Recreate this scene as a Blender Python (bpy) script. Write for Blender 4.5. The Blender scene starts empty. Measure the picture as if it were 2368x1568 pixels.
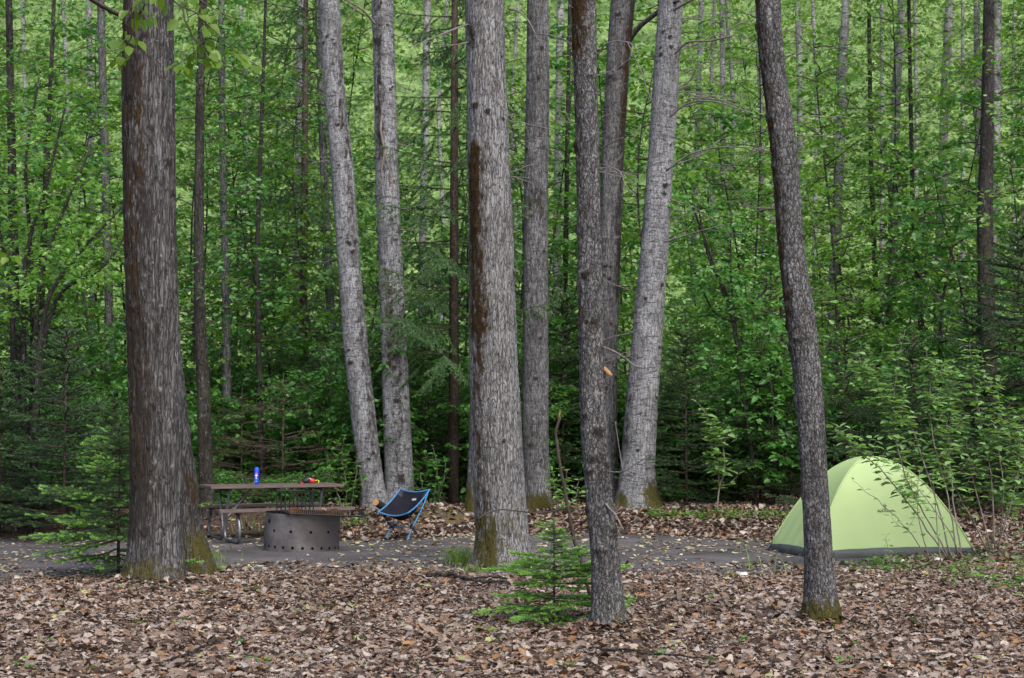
import bpy, bmesh, math, random
import numpy as np
from mathutils import Vector, Matrix

R = math.radians
rng = np.random.default_rng(7)
random.seed(7)
scene = bpy.context.scene
COL = scene.collection

# ------------------------------------------------------------------ camera, sky, sun, exposure
FPX, CX, CY = 3600.0, 1183.5, 784.0          # focal length and centre on a 2367 x 1568 frame
CAM_H, PITCH = 1.55, math.atan(206 / 3600)
cam_d = bpy.data.cameras.new('camera')
cam_d.sensor_width = 36
cam_d.lens = FPX / 2367 * 36
cam_d.clip_end = 2000
cam_d.dof.use_dof = True
cam_d.dof.focus_distance = 15.0
cam_d.dof.aperture_fstop = 5.0
cam = bpy.data.objects.new('camera', cam_d)
COL.objects.link(cam)
cam.location = (0, 0, CAM_H)
cam.rotation_euler = (R(90) + PITCH, 0, 0)
scene.camera = cam

SUN_EL, SUN_AZ = R(48), R(155)               # soft light from high over the camera's right shoulder
world = bpy.data.worlds.new('World')
scene.world = world
world.use_nodes = True
wn = world.node_tree
sky = wn.nodes.new('ShaderNodeTexSky')
sky.sky_type = 'NISHITA'
sky.sun_disc = False
sky.sun_elevation = SUN_EL
sky.sun_rotation = SUN_AZ
sky.air_density = 1.0
sky.dust_density = 4.0
bg = wn.nodes['Background']
bg.inputs['Strength'].default_value = 0.15
wn.links.new(sky.outputs['Color'], bg.inputs['Color'])
sun_d = bpy.data.lights.new('sun', 'SUN')
sun_d.energy = 1.3
sun_d.angle = R(35)
sun_d.color = (1.0, 0.985, 0.96)
sun = bpy.data.objects.new('sun', sun_d)
COL.objects.link(sun)
sd = Vector((math.sin(SUN_AZ) * math.cos(SUN_EL), math.cos(SUN_AZ) * math.cos(SUN_EL), math.sin(SUN_EL)))
sun.rotation_euler = sd.to_track_quat('Z', 'Y').to_euler()
sun.location = (0, 0, 40)

scene.view_settings.view_transform = 'Standard'
scene.view_settings.look = 'None'
scene.view_settings.exposure = 0.85
scene.view_settings.gamma = 1
scene.render.engine = 'CYCLES'
cy = scene.cycles
cy.max_bounces = 6
cy.diffuse_bounces = 3
cy.glossy_bounces = 2
cy.transmission_bounces = 3
cy.transparent_max_bounces = 4
cy.caustics_reflective = False
cy.caustics_refractive = False
cy.sample_clamp_indirect = 4
cy.use_denoising = True

# ------------------------------------------------------------------ helpers
SP, CP = math.sin(PITCH), math.cos(PITCH)

def at(px, py, Y):
    """world point seen at frame pixel (px, py) at the distance Y in front of the camera"""
    dx, dz = (px - CX) / FPX, (CY - py) / FPX
    d = Vector((dx, CP - dz * SP, SP + dz * CP))
    t = Y / d.y
    return Vector((0, 0, CAM_H)) + d * t

def scale_at(py, Y):
    dz = (CY - py) / FPX
    return (Y / (CP - dz * SP)) / FPX        # metres per frame pixel

def sstep(a, b, x):
    t = np.clip((np.asarray(x, float) - a) / (b - a), 0, 1)
    return t * t * (3 - 2 * t)

def _hash(i, j, k, seed):
    n = (i.astype(np.int64) * 374761393 + j.astype(np.int64) * 668265263 + k.astype(np.int64) * 1274126177 + seed * 974634777) & 0xFFFFFFFF
    n = ((n ^ (n >> 13)) * 1274126177) & 0xFFFFFFFF
    n = ((n ^ (n >> 16)) * 2246822519) & 0xFFFFFFFF
    return ((n ^ (n >> 15)) & 0xFFFFFF) / float(0xFFFFFF)

def vnoise(x, y, z, seed=0):
    x, y, z = np.broadcast_arrays(np.asarray(x, float), np.asarray(y, float), np.asarray(z, float))
    i, j, k = np.floor(x), np.floor(y), np.floor(z)
    u, v, w = x - i, y - j, z - k
    u, v, w = u * u * (3 - 2 * u), v * v * (3 - 2 * v), w * w * (3 - 2 * w)
    i, j, k = i.astype(np.int64), j.astype(np.int64), k.astype(np.int64)
    def c(a, b, d): return _hash(i + a, j + b, k + d, seed)
    x00 = c(0, 0, 0) * (1 - u) + c(1, 0, 0) * u
    x10 = c(0, 1, 0) * (1 - u) + c(1, 1, 0) * u
    x01 = c(0, 0, 1) * (1 - u) + c(1, 0, 1) * u
    x11 = c(0, 1, 1) * (1 - u) + c(1, 1, 1) * u
    return (x00 * (1 - v) + x10 * v) * (1 - w) + (x01 * (1 - v) + x11 * v) * w

def fbm(x, y, z, seed=0, o=3):
    s, a, f = 0, .5, 1
    for q in range(o):
        s = s + a * vnoise(x * f, y * f, z * f, seed + q)
        a *= .5; f *= 2
    return s / (1 - .5 ** o)

def gz(x, y):
    """height of the ground"""
    x, y = np.asarray(x, float), np.asarray(y, float)
    z = .26 * sstep(22.3, 25.2, y) + .03 * np.clip(y - 30, 0, None)
    z = z + .17 * np.clip(1 - ((x + 1.12) / .62) ** 2 - ((y - 24.0) / .55) ** 2, 0, 1) ** 1.2
    z = z + .05 * (fbm(x * .6, y * .6, 3.1, 5) - .5) * (1 - .6 * sstep(16, 17, y) * (1 - sstep(22, 23, y)))
    return z

def gpx(px, py):
    """ground point under a frame pixel"""
    Y = 18.0
    for _ in range(40):
        p = at(px, py, Y)
        g = float(gz(p.x, p.y))
        dz = (p.z - CAM_H) / Y
        Y = Y * .5 + .5 * min(60, (g - CAM_H) / min(dz, -1e-3))
    p = at(px, py, Y)
    return Vector((p.x, p.y, float(gz(p.x, p.y))))

def mesh_data(name, V, F, mat=None, smooth=True, attrs=None):
    V = np.ascontiguousarray(V, np.float32); F = np.ascontiguousarray(F, np.int32)
    me = bpy.data.meshes.new(name)
    m, k = F.shape
    me.vertices.add(len(V)); me.vertices.foreach_set('co', V.ravel())
    me.loops.add(m * k); me.loops.foreach_set('vertex_index', F.ravel())
    me.polygons.add(m); me.polygons.foreach_set('loop_start', np.arange(0, m * k, k, dtype=np.int32))
    if smooth: me.polygons.foreach_set('use_smooth', np.ones(m, bool))
    me.update(calc_edges=True)
    if attrs:
        for an, arr in attrs.items():
            arr = np.asarray(arr, np.float32)
            if arr.shape[1] == 3: arr = np.hstack([arr, np.ones((len(arr), 1), np.float32)])
            a = me.attributes.new(an, 'FLOAT_COLOR', 'POINT')
            a.data.foreach_set('color', np.ascontiguousarray(arr).ravel())
    if mat: me.materials.append(mat)
    return me

def link(name, me, parent=None, loc=None):
    o = bpy.data.objects.new(name, me)
    COL.objects.link(o)
    if parent is not None: o.parent = parent
    if loc is not None: o.location = loc
    return o

def tag(o, label=None, cat=None, group=None, kind=None):
    if label: o['label'] = label
    if cat: o['category'] = cat
    if group: o['group'] = group
    if kind: o['kind'] = kind
    return o

def empty(name, loc, rz=0.0):
    o = bpy.data.objects.new(name, None)
    COL.objects.link(o)
    o.location = loc; o.rotation_euler = (0, 0, rz)
    o.empty_display_size = .1
    return o

def copy_tree(o, parent=None):
    c = o.copy(); COL.objects.link(c)
    if parent is not None: c.parent = parent
    for ch in list(o.children): copy_tree(ch, c)
    return c

def join(parts):
    Vs, Fs, n = [], [], 0
    for V, F in parts:
        if len(V) == 0: continue
        Vs.append(V); Fs.append(F + n); n += len(V)
    return np.vstack(Vs), np.vstack(Fs)

def tube(P, r, seg=8, close=False):
    """quads round a polyline; ends shut with a point"""
    P = np.asarray([tuple(p) for p in P], float)
    r = np.broadcast_to(np.asarray(r, float), (len(P),)).copy()
    if not close:
        d0 = P[1] - P[0]; d1 = P[-1] - P[-2]
        P = np.vstack([P[0] - d0 * 1e-4, P, P[-1] + d1 * 1e-4]); r = np.hstack([1e-5, r, 1e-5])
    n = len(P)
    T = np.gradient(P, axis=0) if not close else (np.roll(P, -1, 0) - np.roll(P, 1, 0))
    T[0] = P[min(2, n - 1)] - P[0] if not close else T[0]
    T /= np.linalg.norm(T, axis=1, keepdims=True) + 1e-12
    u = np.cross(T[0], (0, 0, 1.0))
    if np.linalg.norm(u) < .1: u = np.cross(T[0], (1.0, 0, 0))
    a = np.arange(seg) * 2 * np.pi / seg
    V = np.empty((n, seg, 3))
    for i in range(n):
        u = u - T[i] * np.dot(u, T[i]); u /= np.linalg.norm(u) + 1e-12
        w = np.cross(T[i], u)
        V[i] = P[i] + r[i] * (np.cos(a)[:, None] * u + np.sin(a)[:, None] * w)
    idx = np.arange(n * seg).reshape(n, seg)
    nx = np.roll(idx, -1, 1)
    A = (idx[:-1], nx[:-1], nx[1:], idx[1:])
    F = np.stack([q.ravel() for q in A], 1)
    if close:
        F2 = np.stack([idx[-1], nx[-1], nx[0], idx[0]], 1); F = np.vstack([F, F2])
    return V.reshape(-1, 3), F

def smooth_line(P, n=24):
    """Catmull-Rom through the points"""
    P = np.asarray([tuple(p) for p in P], float)
    if len(P) < 3:
        t = np.linspace(0, 1, max(2, n // 3))[:, None]
        return P[0] * (1 - t) + P[-1] * t
    Q = np.vstack([2 * P[0] - P[1], P, 2 * P[-1] - P[-2]])
    out = []
    per = max(2, n // (len(P) - 1))
    for i in range(1, len(Q) - 2):
        t = np.linspace(0, 1, per, endpoint=False)[:, None]
        a, b, c, d = Q[i - 1], Q[i], Q[i + 1], Q[i + 2]
        out.append(.5 * ((2 * b) + (-a + c) * t + (2 * a - 5 * b + 4 * c - d) * t ** 2 + (-a + 3 * b - 3 * c + d) * t ** 3))
    out.append(P[-1:])
    return np.vstack(out)

def box(cx, cy, cz, sx, sy, sz, bev=0.0):
    bm = bmesh.new()
    bmesh.ops.create_cube(bm, size=1)
    bmesh.ops.scale(bm, vec=(sx, sy, sz), verts=bm.verts)
    if bev: bmesh.ops.bevel(bm, geom=bm.edges[:], offset=bev, segments=2, affect='EDGES')
    bmesh.ops.translate(bm, vec=(cx, cy, cz), verts=bm.verts)
    bmesh.ops.triangulate(bm, faces=bm.faces)
    V = np.array([v.co[:] for v in bm.verts]); F = np.array([[v.index for v in f.verts] for f in bm.faces])
    bm.free()
    F = np.hstack([F, F[:, 2:3]])            # degenerate quad, cleaned below
    return V, F

def solid(name, parts, mat, parent=None, smooth=True, loc=None):
    """join quads / boxes into one mesh"""
    V, F = join(parts)
    me = bpy.data.meshes.new(name)
    faces = [tuple(dict.fromkeys(f)) for f in F.tolist()]
    me.from_pydata(V.tolist(), [], [f for f in faces if len(f) > 2])
    if smooth:
        me.polygons.foreach_set('use_smooth', np.ones(len(me.polygons), bool))
        try: me.set_sharp_from_angle(angle=R(40))
        except Exception: pass
    me.materials.append(mat)
    return link(name, me, parent, loc)

# ------------------------------------------------------------------ materials
def mk(name):
    m = bpy.data.materials.new(name); m.use_nodes = True
    nt = m.node_tree
    for n in list(nt.nodes): nt.nodes.remove(n)
    out = nt.nodes.new('ShaderNodeOutputMaterial')
    return m, nt, out

def nd(nt, typ, ins=None, **props):
    n = nt.nodes.new('ShaderNode' + typ)
    for k, v in props.items(): setattr(n, k, v)
    for k, v in (ins or {}).items():
        s = n.inputs[k]
        if hasattr(v, 'is_output'): nt.links.new(v, s)
        else: s.default_value = v
    return n

def rgba(c): return (c[0], c[1], c[2], 1)

def ramp(nt, fac, stops):
    n = nt.nodes.new('ShaderNodeValToRGB')
    e = n.color_ramp.elements
    while len(e) < len(stops): e.new(.5)
    for q, (p, c) in zip(e, stops):
        q.position = p; q.color = rgba(c) if not isinstance(c, float) else (c, c, c, 1)
    nt.links.new(fac, n.inputs['Fac'])
    return n.outputs['Color']

def mixc(nt, fac, a, b, blend='MIX'):
    n = nt.nodes.new('ShaderNodeMix'); n.data_type = 'RGBA'; n.blend_type = blend
    for s, v in ((n.inputs[0], fac), (n.inputs[6], a), (n.inputs[7], b)):
        if hasattr(v, 'is_output'): nt.links.new(v, s)
        else: s.default_value = v if isinstance(v, float) else rgba(v)
    return n.outputs[2]

def math_n(nt, op, a, b=0.0):
    n = nt.nodes.new('ShaderNodeMath'); n.operation = op
    for s, v in zip(n.inputs, (a, b)):
        if hasattr(v, 'is_output'): nt.links.new(v, s)
        else: s.default_value = v
    return n.outputs[0]

def noise(nt, vec, scale, detail=3, rough=.55):
    return nd(nt, 'TexNoise', {'Vector': vec, 'Scale': scale, 'Detail': detail, 'Roughness': rough}).outputs['Fac']

def objvec(nt, s=(1, 1, 1)):
    tc = nd(nt, 'TexCoord')
    return nd(nt, 'Mapping', {'Vector': tc.outputs['Object'], 'Scale': s}).outputs['Vector']

def finish(nt, out, col, rough=.8, spec=.3, bump=None, bstr=.4, bdist=.01, metal=0.0):
    ins = {'Base Color': col if hasattr(col, 'is_output') else rgba(col), 'Roughness': rough, 'Metallic': metal, 'Specular IOR Level': spec}
    if bump is not None:
        ins['Normal'] = nd(nt, 'Bump', {'Strength': bstr, 'Distance': bdist, 'Height': bump}).outputs['Normal']
    b = nd(nt, 'BsdfPrincipled', ins)
    nt.links.new(b.outputs['BSDF'], out.inputs['Surface'])
    return b

def bark(name, light, mid, dark, cells=22.0, zs=.22, crack=.12, bands=0.0, spots=.5):
    """bark of plates parted by fissures; the Mask attribute lays on olive moss, brown moss and dark scars with broad darker sides"""
    m, nt, out = mk(name)
    v = objvec(nt)
    vz = objvec(nt, (1, 1, zs))
    w = nd(nt, 'TexNoise', {'Vector': vz, 'Scale': cells * .5, 'Detail': 2})
    wv = nd(nt, 'VectorMath', {0: w.outputs['Color'], 1: (.5, .5, .5)}, operation='SUBTRACT').outputs[0]
    wv = nd(nt, 'VectorMath', {0: wv, 'Scale': 1.6 / cells}, operation='SCALE').outputs[0]
    vv = nd(nt, 'VectorMath', {0: vz, 1: wv}, operation='ADD').outputs[0]
    vo = nd(nt, 'TexVoronoi', {'Vector': vv, 'Scale': cells}, feature='DISTANCE_TO_EDGE').outputs['Distance']
    def ridge(sc, z, a, b):
        n = noise(nt, objvec(nt, (1, 1, z)), sc, 2.5, .6)
        r = math_n(nt, 'ABSOLUTE', math_n(nt, 'SUBTRACT', n, .5))
        return ramp(nt, r, [(0, 0.0), (a, .55), (b, 1.0)])
    vck = ramp(nt, vo, [(0, .2), (crack * .5, .8), (crack * 1.2, 1.0)])
    ck = math_n(nt, 'MULTIPLY', ridge(cells * .7, zs * .5, .012 * crack / .12, .05 * crack / .12), ridge(cells * 1.35, zs * 1.0, .006 * crack / .12, .028 * crack / .12))
    ck = math_n(nt, 'MULTIPLY', ck, vck)
    fine = noise(nt, objvec(nt, (1, 1, .35)), 70, 4, .6)
    big = noise(nt, objvec(nt, (1, 1, .35)), 3.2, 4, .6)
    col = mixc(nt, ramp(nt, big, [(.35, 0.0), (.65, 1.0)]), mid, light)
    col = mixc(nt, ck, dark, col)
    col = mixc(nt, .4, col, ramp(nt, fine, [(.25, (.5, .5, .5)), (.75, (1.3, 1.3, 1.3))]), 'MULTIPLY')
    lich = noise(nt, v, 14, 3, .6)
    col = mixc(nt, math_n(nt, 'MULTIPLY', ramp(nt, lich, [(.62, 0.0), (.72, 1.0)]), spots), col, (.42, .42, .40))
    if bands:
        hb = noise(nt, objvec(nt, (3.4, 3.4, 12)), 1.5, 5, .72)
        hb2 = noise(nt, objvec(nt, (8, 8, 40)), 1.5, 3, .65)
        hb3 = noise(nt, objvec(nt, (1.6, 1.6, 1.1)), 1.7, 5, .7)
        bandf = math_n(nt, 'MULTIPLY', ramp(nt, hb, [(.52, 0.0), (.63, 1.0)]), bands)
        band2 = math_n(nt, 'MULTIPLY', ramp(nt, hb2, [(.54, 0.0), (.63, 1.0)]), bands * .9)
        band3 = math_n(nt, 'MULTIPLY', ramp(nt, hb3, [(.54, 0.0), (.66, 1.0)]), bands * .6)
        col = mixc(nt, math_n(nt, 'MAXIMUM', math_n(nt, 'MAXIMUM', bandf, band2), band3), col, dark)
    at_ = nd(nt, 'Attribute', attribute_name='Mask')
    sep = nd(nt, 'SeparateColor', {'Color': at_.outputs['Color']})
    mn = noise(nt, objvec(nt, (1, 1, .45)), 16, 6, .74)
    def laid(ch, a, b):
        f = math_n(nt, 'ADD', sep.outputs[ch], math_n(nt, 'MULTIPLY', math_n(nt, 'SUBTRACT', mn, .5), 2.4))
        return ramp(nt, f, [(a, 0.0), (b, 1.0)])
    col = mixc(nt, laid('Blue', .40, .85), col, mixc(nt, mn, (.012, .010, .009), (.05, .043, .04)))
    col = mixc(nt, laid('Green', .36, .85), col, mixc(nt, mn, (.014, .009, .004), (.058, .033, .011)))
    col = mixc(nt, laid('Red', .34, .82), col, mixc(nt, mn, (.02, .02, .007), (.10, .088, .02)))
    h = math_n(nt, 'ADD', math_n(nt, 'MULTIPLY', ck, .8), math_n(nt, 'MULTIPLY', fine, .5))
    finish(nt, out, col, .9, .15, h, .9, .014)
    return m

def leafmat(name, c1, c2, trans=.4, rough=.36, yell=(1.35, 1.25, .6), spec=.6):
    m, nt, out = mk(name)
    g = nd(nt, 'NewGeometry')
    oi = nd(nt, 'ObjectInfo')
    f = math_n(nt, 'ADD', math_n(nt, 'MULTIPLY', g.outputs['Random Per Island'], .75), math_n(nt, 'MULTIPLY', oi.outputs['Random'], .25))
    col = ramp(nt, f, [(0, c1), (.5, tuple(.5 * (a + b) for a, b in zip(c1, c2))), (1, c2)])
    p = nd(nt, 'BsdfPrincipled', {'Base Color': col, 'Roughness': rough, 'Specular IOR Level': spec})
    tcol = mixc(nt, 1.0, col, yell, 'MULTIPLY')
    t = nd(nt, 'BsdfTranslucent', {'Color': tcol})
    mx = nd(nt, 'MixShader', {0: trans, 1: p.outputs[0], 2: t.outputs[0]})
    nt.links.new(mx.outputs[0], out.inputs['Surface'])
    return m

def attrmat(name, rough=.8, spec=.2, trans=0.0, fine=60, amt=.45):
    m, nt, out = mk(name)
    a = nd(nt, 'Attribute', attribute_name='Col')
    n = noise(nt, objvec(nt), fine, 3)
    col = mixc(nt, amt, a.outputs['Color'], ramp(nt, n, [(.25, (.45, .45, .45)), (.75, (1.5, 1.5, 1.5))]), 'MULTIPLY')
    b = finish(nt, out, col, rough, spec)
    if trans:
        t = nd(nt, 'BsdfTranslucent', {'Color': col})
        mx = nd(nt, 'MixShader', {0: trans, 1: b.outputs[0], 2: t.outputs[0]})
        nt.links.new(mx.outputs[0], out.inputs['Surface'])
    return m

def plain(name, c, rough=.5, spec=.4, metal=0.0, var=.25, scale=25, bstr=.1, c2=None):
    m, nt, out = mk(name)
    n = noise(nt, objvec(nt), scale, 4, .6)
    c2 = c2 or tuple(x * (1 - var) for x in c)
    col = ramp(nt, n, [(.3, c2), (.7, c)])
    finish(nt, out, col, rough, spec, n, bstr, .004, metal)
    return m

M = {}
M['bark_big'] = bark('furrowed bark', (.165, .163, .167), (.084, .081, .083), (.016, .014, .013), 26, .13, .15, 0, .35)
M['bark_light'] = bark('pale furrowed bark', (.27, .272, .28), (.195, .194, .196), (.026, .023, .022), 32, .2, .10, 0, .5)
M['bark_slim'] = bark('plated bark', (.20, .20, .207), (.115, .113, .116), (.02, .018, .018), 34, .5, .14, 0, .5)
M['bark_pale'] = bark('pale bark', (.36, .372, .395), (.24, .246, .26), (.045, .043, .045), 30, .22, .07, .85, .35)
M['bark_mid'] = bark('grey bark', (.215, .218, .228), (.13, .13, .135), (.028, .026, .026), 26, .2, .11, .6, .4)
M['bark_birch'] = bark('birch bark', (.40, .40, .40), (.25, .25, .255), (.045, .042, .042), 20, .3, .03, 1.0, .3)
M['bark_dark'] = bark('dark bark', (.08, .075, .07), (.036, .033, .031), (.012, .011, .010), 26, .3, .1, .3, .35)
M['bark_spruce'] = bark('spruce bark', (.15, .115, .098), (.09, .068, .057), (.03, .022, .018), 30, .6, .1, .2, .3)
M['twig'] = plain('twig wood', (.22, .20, .195), .9, .15, 0, .6, 9)
M['stem'] = plain('shrub stem', (.085, .07, .058), .85, .2, 0, .5, 12)
M['stem_pale'] = plain('pale shrub stem', (.22, .195, .175), .85, .2, 0, .5, 12)
M['leaf_under'] = leafmat('understory leaf', (.036, .145, .026), (.135, .34, .078), .42)
M['leaf_tree'] = leafmat('tree leaf', (.07, .20, .03), (.215, .42, .085), .48)
M['leaf_far'] = leafmat('far leaf', (.075, .16, .045), (.24, .38, .13), .5)
M['leaf_shrub'] = leafmat('front shrub leaf', (.14, .28, .085), (.25, .44, .16), .35)
M['leaf_hang'] = leafmat('overhanging leaf', (.10, .20, .02), (.20, .33, .035), .55)
M['leaf_cover'] = leafmat('ground plant leaf', (.06, .18, .03), (.17, .33, .07), .4)
M['needle'] = leafmat('spruce needle', (.04, .105, .032), (.10, .20, .06), .15, .55)
M['needle_light'] = leafmat('light spruce needle', (.07, .16, .045), (.15, .29, .08), .2, .55)
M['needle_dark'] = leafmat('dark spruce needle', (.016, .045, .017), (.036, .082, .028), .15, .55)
M['needle_new'] = leafmat('new spruce tip', (.20, .42, .09), (.34, .58, .16), .3, .5)
M['needle_dead'] = leafmat('browned needle', (.05, .04, .022), (.12, .08, .045), .1, .7, (1, 1, 1))
M['grass'] = leafmat('grass blade', (.09, .19, .03), (.22, .34, .08), .4)
M['litter'] = attrmat('dry fallen leaf', .62, .35, .12, 45, .5)

def ground_mat():
    m, nt, out = mk('forest floor')
    v = objvec(nt)
    a, b = noise(nt, v, 9, 5, .7), noise(nt, v, 45, 4, .7)
    col = ramp(nt, a, [(.3, (.035, .025, .02)), (.5, (.075, .052, .042)), (.7, (.13, .095, .078))])
    col = mixc(nt, .6, col, ramp(nt, b, [(.3, (.4, .4, .4)), (.7, (1.6, 1.5, 1.45))]), 'MULTIPLY')
    finish(nt, out, col, .95, .1, b, .8, .03)
    return m
def path_mat():
    m, nt, out = mk('packed dirt')
    v = objvec(nt)
    a, b, c = noise(nt, v, 1.1, 4, .6), noise(nt, v, 30, 5, .7), noise(nt, v, 140, 3, .7)
    col = ramp(nt, a, [(.35, (.062, .057, .058)), (.65, (.125, .118, .122))])
    col = mixc(nt, .6, col, ramp(nt, b, [(.3, (.5, .5, .5)), (.7, (1.4, 1.38, 1.35))]), 'MULTIPLY')
    col = mixc(nt, ramp(nt, c, [(.66, 0.0), (.72, 1.0)]), col, (.2, .18, .165))
    finish(nt, out, col, .92, .15, b, .6, .02)
    return m
def hill_mat():
    m, nt, out = mk('wooded hillside')
    v = objvec(nt, (1, 1, .7))
    a, b = noise(nt, v, .35, 4, .65), noise(nt, v, 1.7, 4, .7)
    col = ramp(nt, a, [(.3, (.05, .10, .03)), (.7, (.20, .30, .10))])
    col = mixc(nt, .7, col, ramp(nt, b, [(.32, (.25, .25, .25)), (.68, (1.9, 1.9, 1.9))]), 'MULTIPLY')
    finish(nt, out, col, .95, .1, b, 1, .5)
    return m
M['ground'], M['path'], M['hill'] = ground_mat(), path_mat(), hill_mat()

# ------------------------------------------------------------------ the ground
def grid(xs, ys, zf):
    X, Y = np.meshgrid(xs, ys)
    V = np.stack([X, Y, zf(X, Y)], -1).reshape(-1, 3)
    n, m = len(ys), len(xs)
    i = np.arange(n * m).reshape(n, m)
    F = np.stack([i[:-1, :-1].ravel(), i[:-1, 1:].ravel(), i[1:, 1:].ravel(), i[1:, :-1].ravel()], 1)
    return V, F
xs = np.concatenate([np.linspace(-220, -30, 14), np.linspace(-28, 28, 180), np.linspace(30, 220, 14)])
ys = np.concatenate([np.linspace(-50, 2, 10), np.linspace(4, 34, 150), np.linspace(35, 90, 40), np.linspace(100, 270, 10)])
V, F = grid(xs, ys, lambda X, Y: gz(X, np.minimum(Y, 80)))
tag(link('ground', mesh_data('ground', V, F, M['ground'])), 'brown forest floor under the leaf litter', 'ground', kind='structure')

PF = [(-900, 1345), (0, 1342), (200, 1336), (300, 1334), (450, 1326), (700, 1322), (1000, 1327), (1150, 1332), (1400, 1331), (1600, 1330), (1750, 1328), (1900, 1320), (2050, 1312), (2150, 1300)]
PB = [(-900, 1236), (0, 1240), (450, 1240), (700, 1243), (870, 1249), (1000, 1240), (1150, 1232), (1300, 1228), (1500, 1232), (1650, 1242), (1800, 1256), (2000, 1275), (2150, 1290)]
def edge_at(tab, px): return np.interp(px, [a for a, b in tab], [b for a, b in tab])
cols = np.arange(-900, 2151, 12.0)
PATHV = []
NR = 26
for k, px in enumerate(cols):
    f, b = gpx(px, edge_at(PF, px) + 3.5 * (vnoise(px * .03, .5, .5, 3) - .5)), gpx(px, edge_at(PB, px) + 3 * (vnoise(px * .035, 4.5, .5, 3) - .5))
    for j in range(NR):
        t = j / (NR - 1)
        x, y = f.x * (1 - t) + b.x * t, f.y * (1 - t) + b.y * t
        PATHV.append((x, y, float(gz(x, y)) + .006 - (.02 if j in (0, NR - 1) else 0)))
i = np.arange(len(cols) * NR).reshape(len(cols), NR)
F = np.stack([i[:-1, :-1].ravel(), i[1:, :-1].ravel(), i[1:, 1:].ravel(), i[:-1, 1:].ravel()], 1)
tag(link('path', mesh_data('path', np.array(PATHV), F, M['path'])), 'packed grey dirt clearing of the campsite', 'path', kind='structure')

# wooded hillside closing the valley
def hz(X, Y):
    h = gz(X, 80) - 2.5 + 6.5 * sstep(92, 100, Y) + (Y - 95) * .62
    return h + 5 * (fbm(X * .12, Y * .12, .3, 11, 3) - .5) + 3.5 * np.abs(vnoise(X * .35, Y * .35, .2, 12) - .5)
V, F = grid(np.linspace(-170, 170, 240), np.linspace(92, 240, 150), hz)
tag(link('hillside', mesh_data('hillside', V, F, M['hill'])), 'steep wooded hillside far behind the trees', 'hillside', kind='structure')

# low mossy earth mound behind the chair
def moss_mat():
    m, nt, out = mk('mossy earth')
    v = objvec(nt)
    a, b = noise(nt, v, 4, 4, .6), noise(nt, v, 60, 3, .7)
    col = mixc(nt, ramp(nt, a, [(.42, 0.0), (.58, 1.0)]), (.075, .06, .05), (.10, .085, .03))
    col = mixc(nt, .6, col, ramp(nt, b, [(.3, (.5, .5, .5)), (.7, (1.4, 1.4, 1.4))]), 'MULTIPLY')
    finish(nt, out, col, .95, .1, b, .8, .02)
    return m
M['moss'] = moss_mat()
def mound_z(X, Y):
    e = 1 - ((X + 1.12) / .55) ** 2 - ((Y - 24.0) / .48) ** 2
    return gz(X, Y) + np.where(e > .05, .006, -.03)
V, F = grid(np.linspace(-1.75, -.5, 40), np.linspace(23.4, 24.6, 34), mound_z)
tag(link('mound', mesh_data('mound', V, F, M['moss'])), 'low mossy earth mound just right of the blue camp chair', 'mound', kind='structure')

# ------------------------------------------------------------------ leaves, twigs, trees
def unit(a): return a / (np.linalg.norm(a, axis=-1, keepdims=True) + 1e-12)

def leaves(P, D, Nn, L, W, fold=.25, droop=.12, simple=False):
    """folded ovate leaves: base points P, directions D, normals Nn"""
    P, D = np.asarray(P, float), unit(np.asarray(D, float))
    S = unit(np.cross(D, Nn)); U = np.cross(S, D)
    n = len(P)
    L = np.broadcast_to(L, (n,))[:, None]; W = np.broadcast_to(W, (n,))[:, None] * .5
    tip = P + D * L - U * L * droop
    if simple:
        V = np.stack([P, P + D * L * .45 + S * W + U * W * fold, tip, P + D * L * .45 - S * W + U * W * fold], 1)
        b = np.arange(n)[:, None] * 4
        F = b + np.array([[0, 1, 2, 3]])
        return V.reshape(-1, 3), F.reshape(-1, 4)
    a, c = P + D * L * .28 - U * L * droop * .1, P + D * L * .66 - U * L * droop * .45
    V = np.stack([P, a + S * W + U * W * fold, c + S * W * .72 + U * W * fold * .7, tip, c - S * W * .72 + U * W * fold * .7, a - S * W + U * W * fold], 1)
    b = np.arange(n)[:, None, None] * 6
    F = b + np.array([[[0, 1, 2, 3], [0, 3, 4, 5]]])
    return V.reshape(-1, 3), F.reshape(-1, 4)

def twig_leaves(T0, T1, gap, L, r, tilt=.35, spread=1.0, seed=0):
    """leaves set alternately along twigs (T0 to T1); lie near level, tips out"""
    g = np.random.default_rng(seed)
    T0, T1 = np.asarray(T0), np.asarray(T1)
    ln = np.linalg.norm(T1 - T0, axis=1)
    cnt = np.maximum(2, (ln / gap).astype(int))
    idx = np.repeat(np.arange(len(T0)), cnt)
    k = np.concatenate([np.arange(c) for c in cnt])
    t = (k + g.random(len(k)) * .6 + .5) / cnt[idx]
    d = unit(T1 - T0)[idx]
    P = T0[idx] + (T1 - T0)[idx] * np.clip(.15 + .85 * t, 0, 1)[:, None] + g.normal(0, r, (len(k), 3))
    side = np.where(k % 2 == 0, 1, -1)[:, None]
    h = unit(np.cross(d, np.array([0, 0, 1.0])) + 1e-6)
    D = unit(d * .6 + h * side * spread + g.normal(0, .35, (len(k), 3)) + np.array([0, 0, -.25]))
    N = unit(np.array([0, -.22, 1.0]) + g.normal(0, tilt, (len(k), 3)))
    Ls = L * g.uniform(.6, 1.25, len(k))
    return leaves(P, D, N, Ls, Ls * .66)

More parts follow.
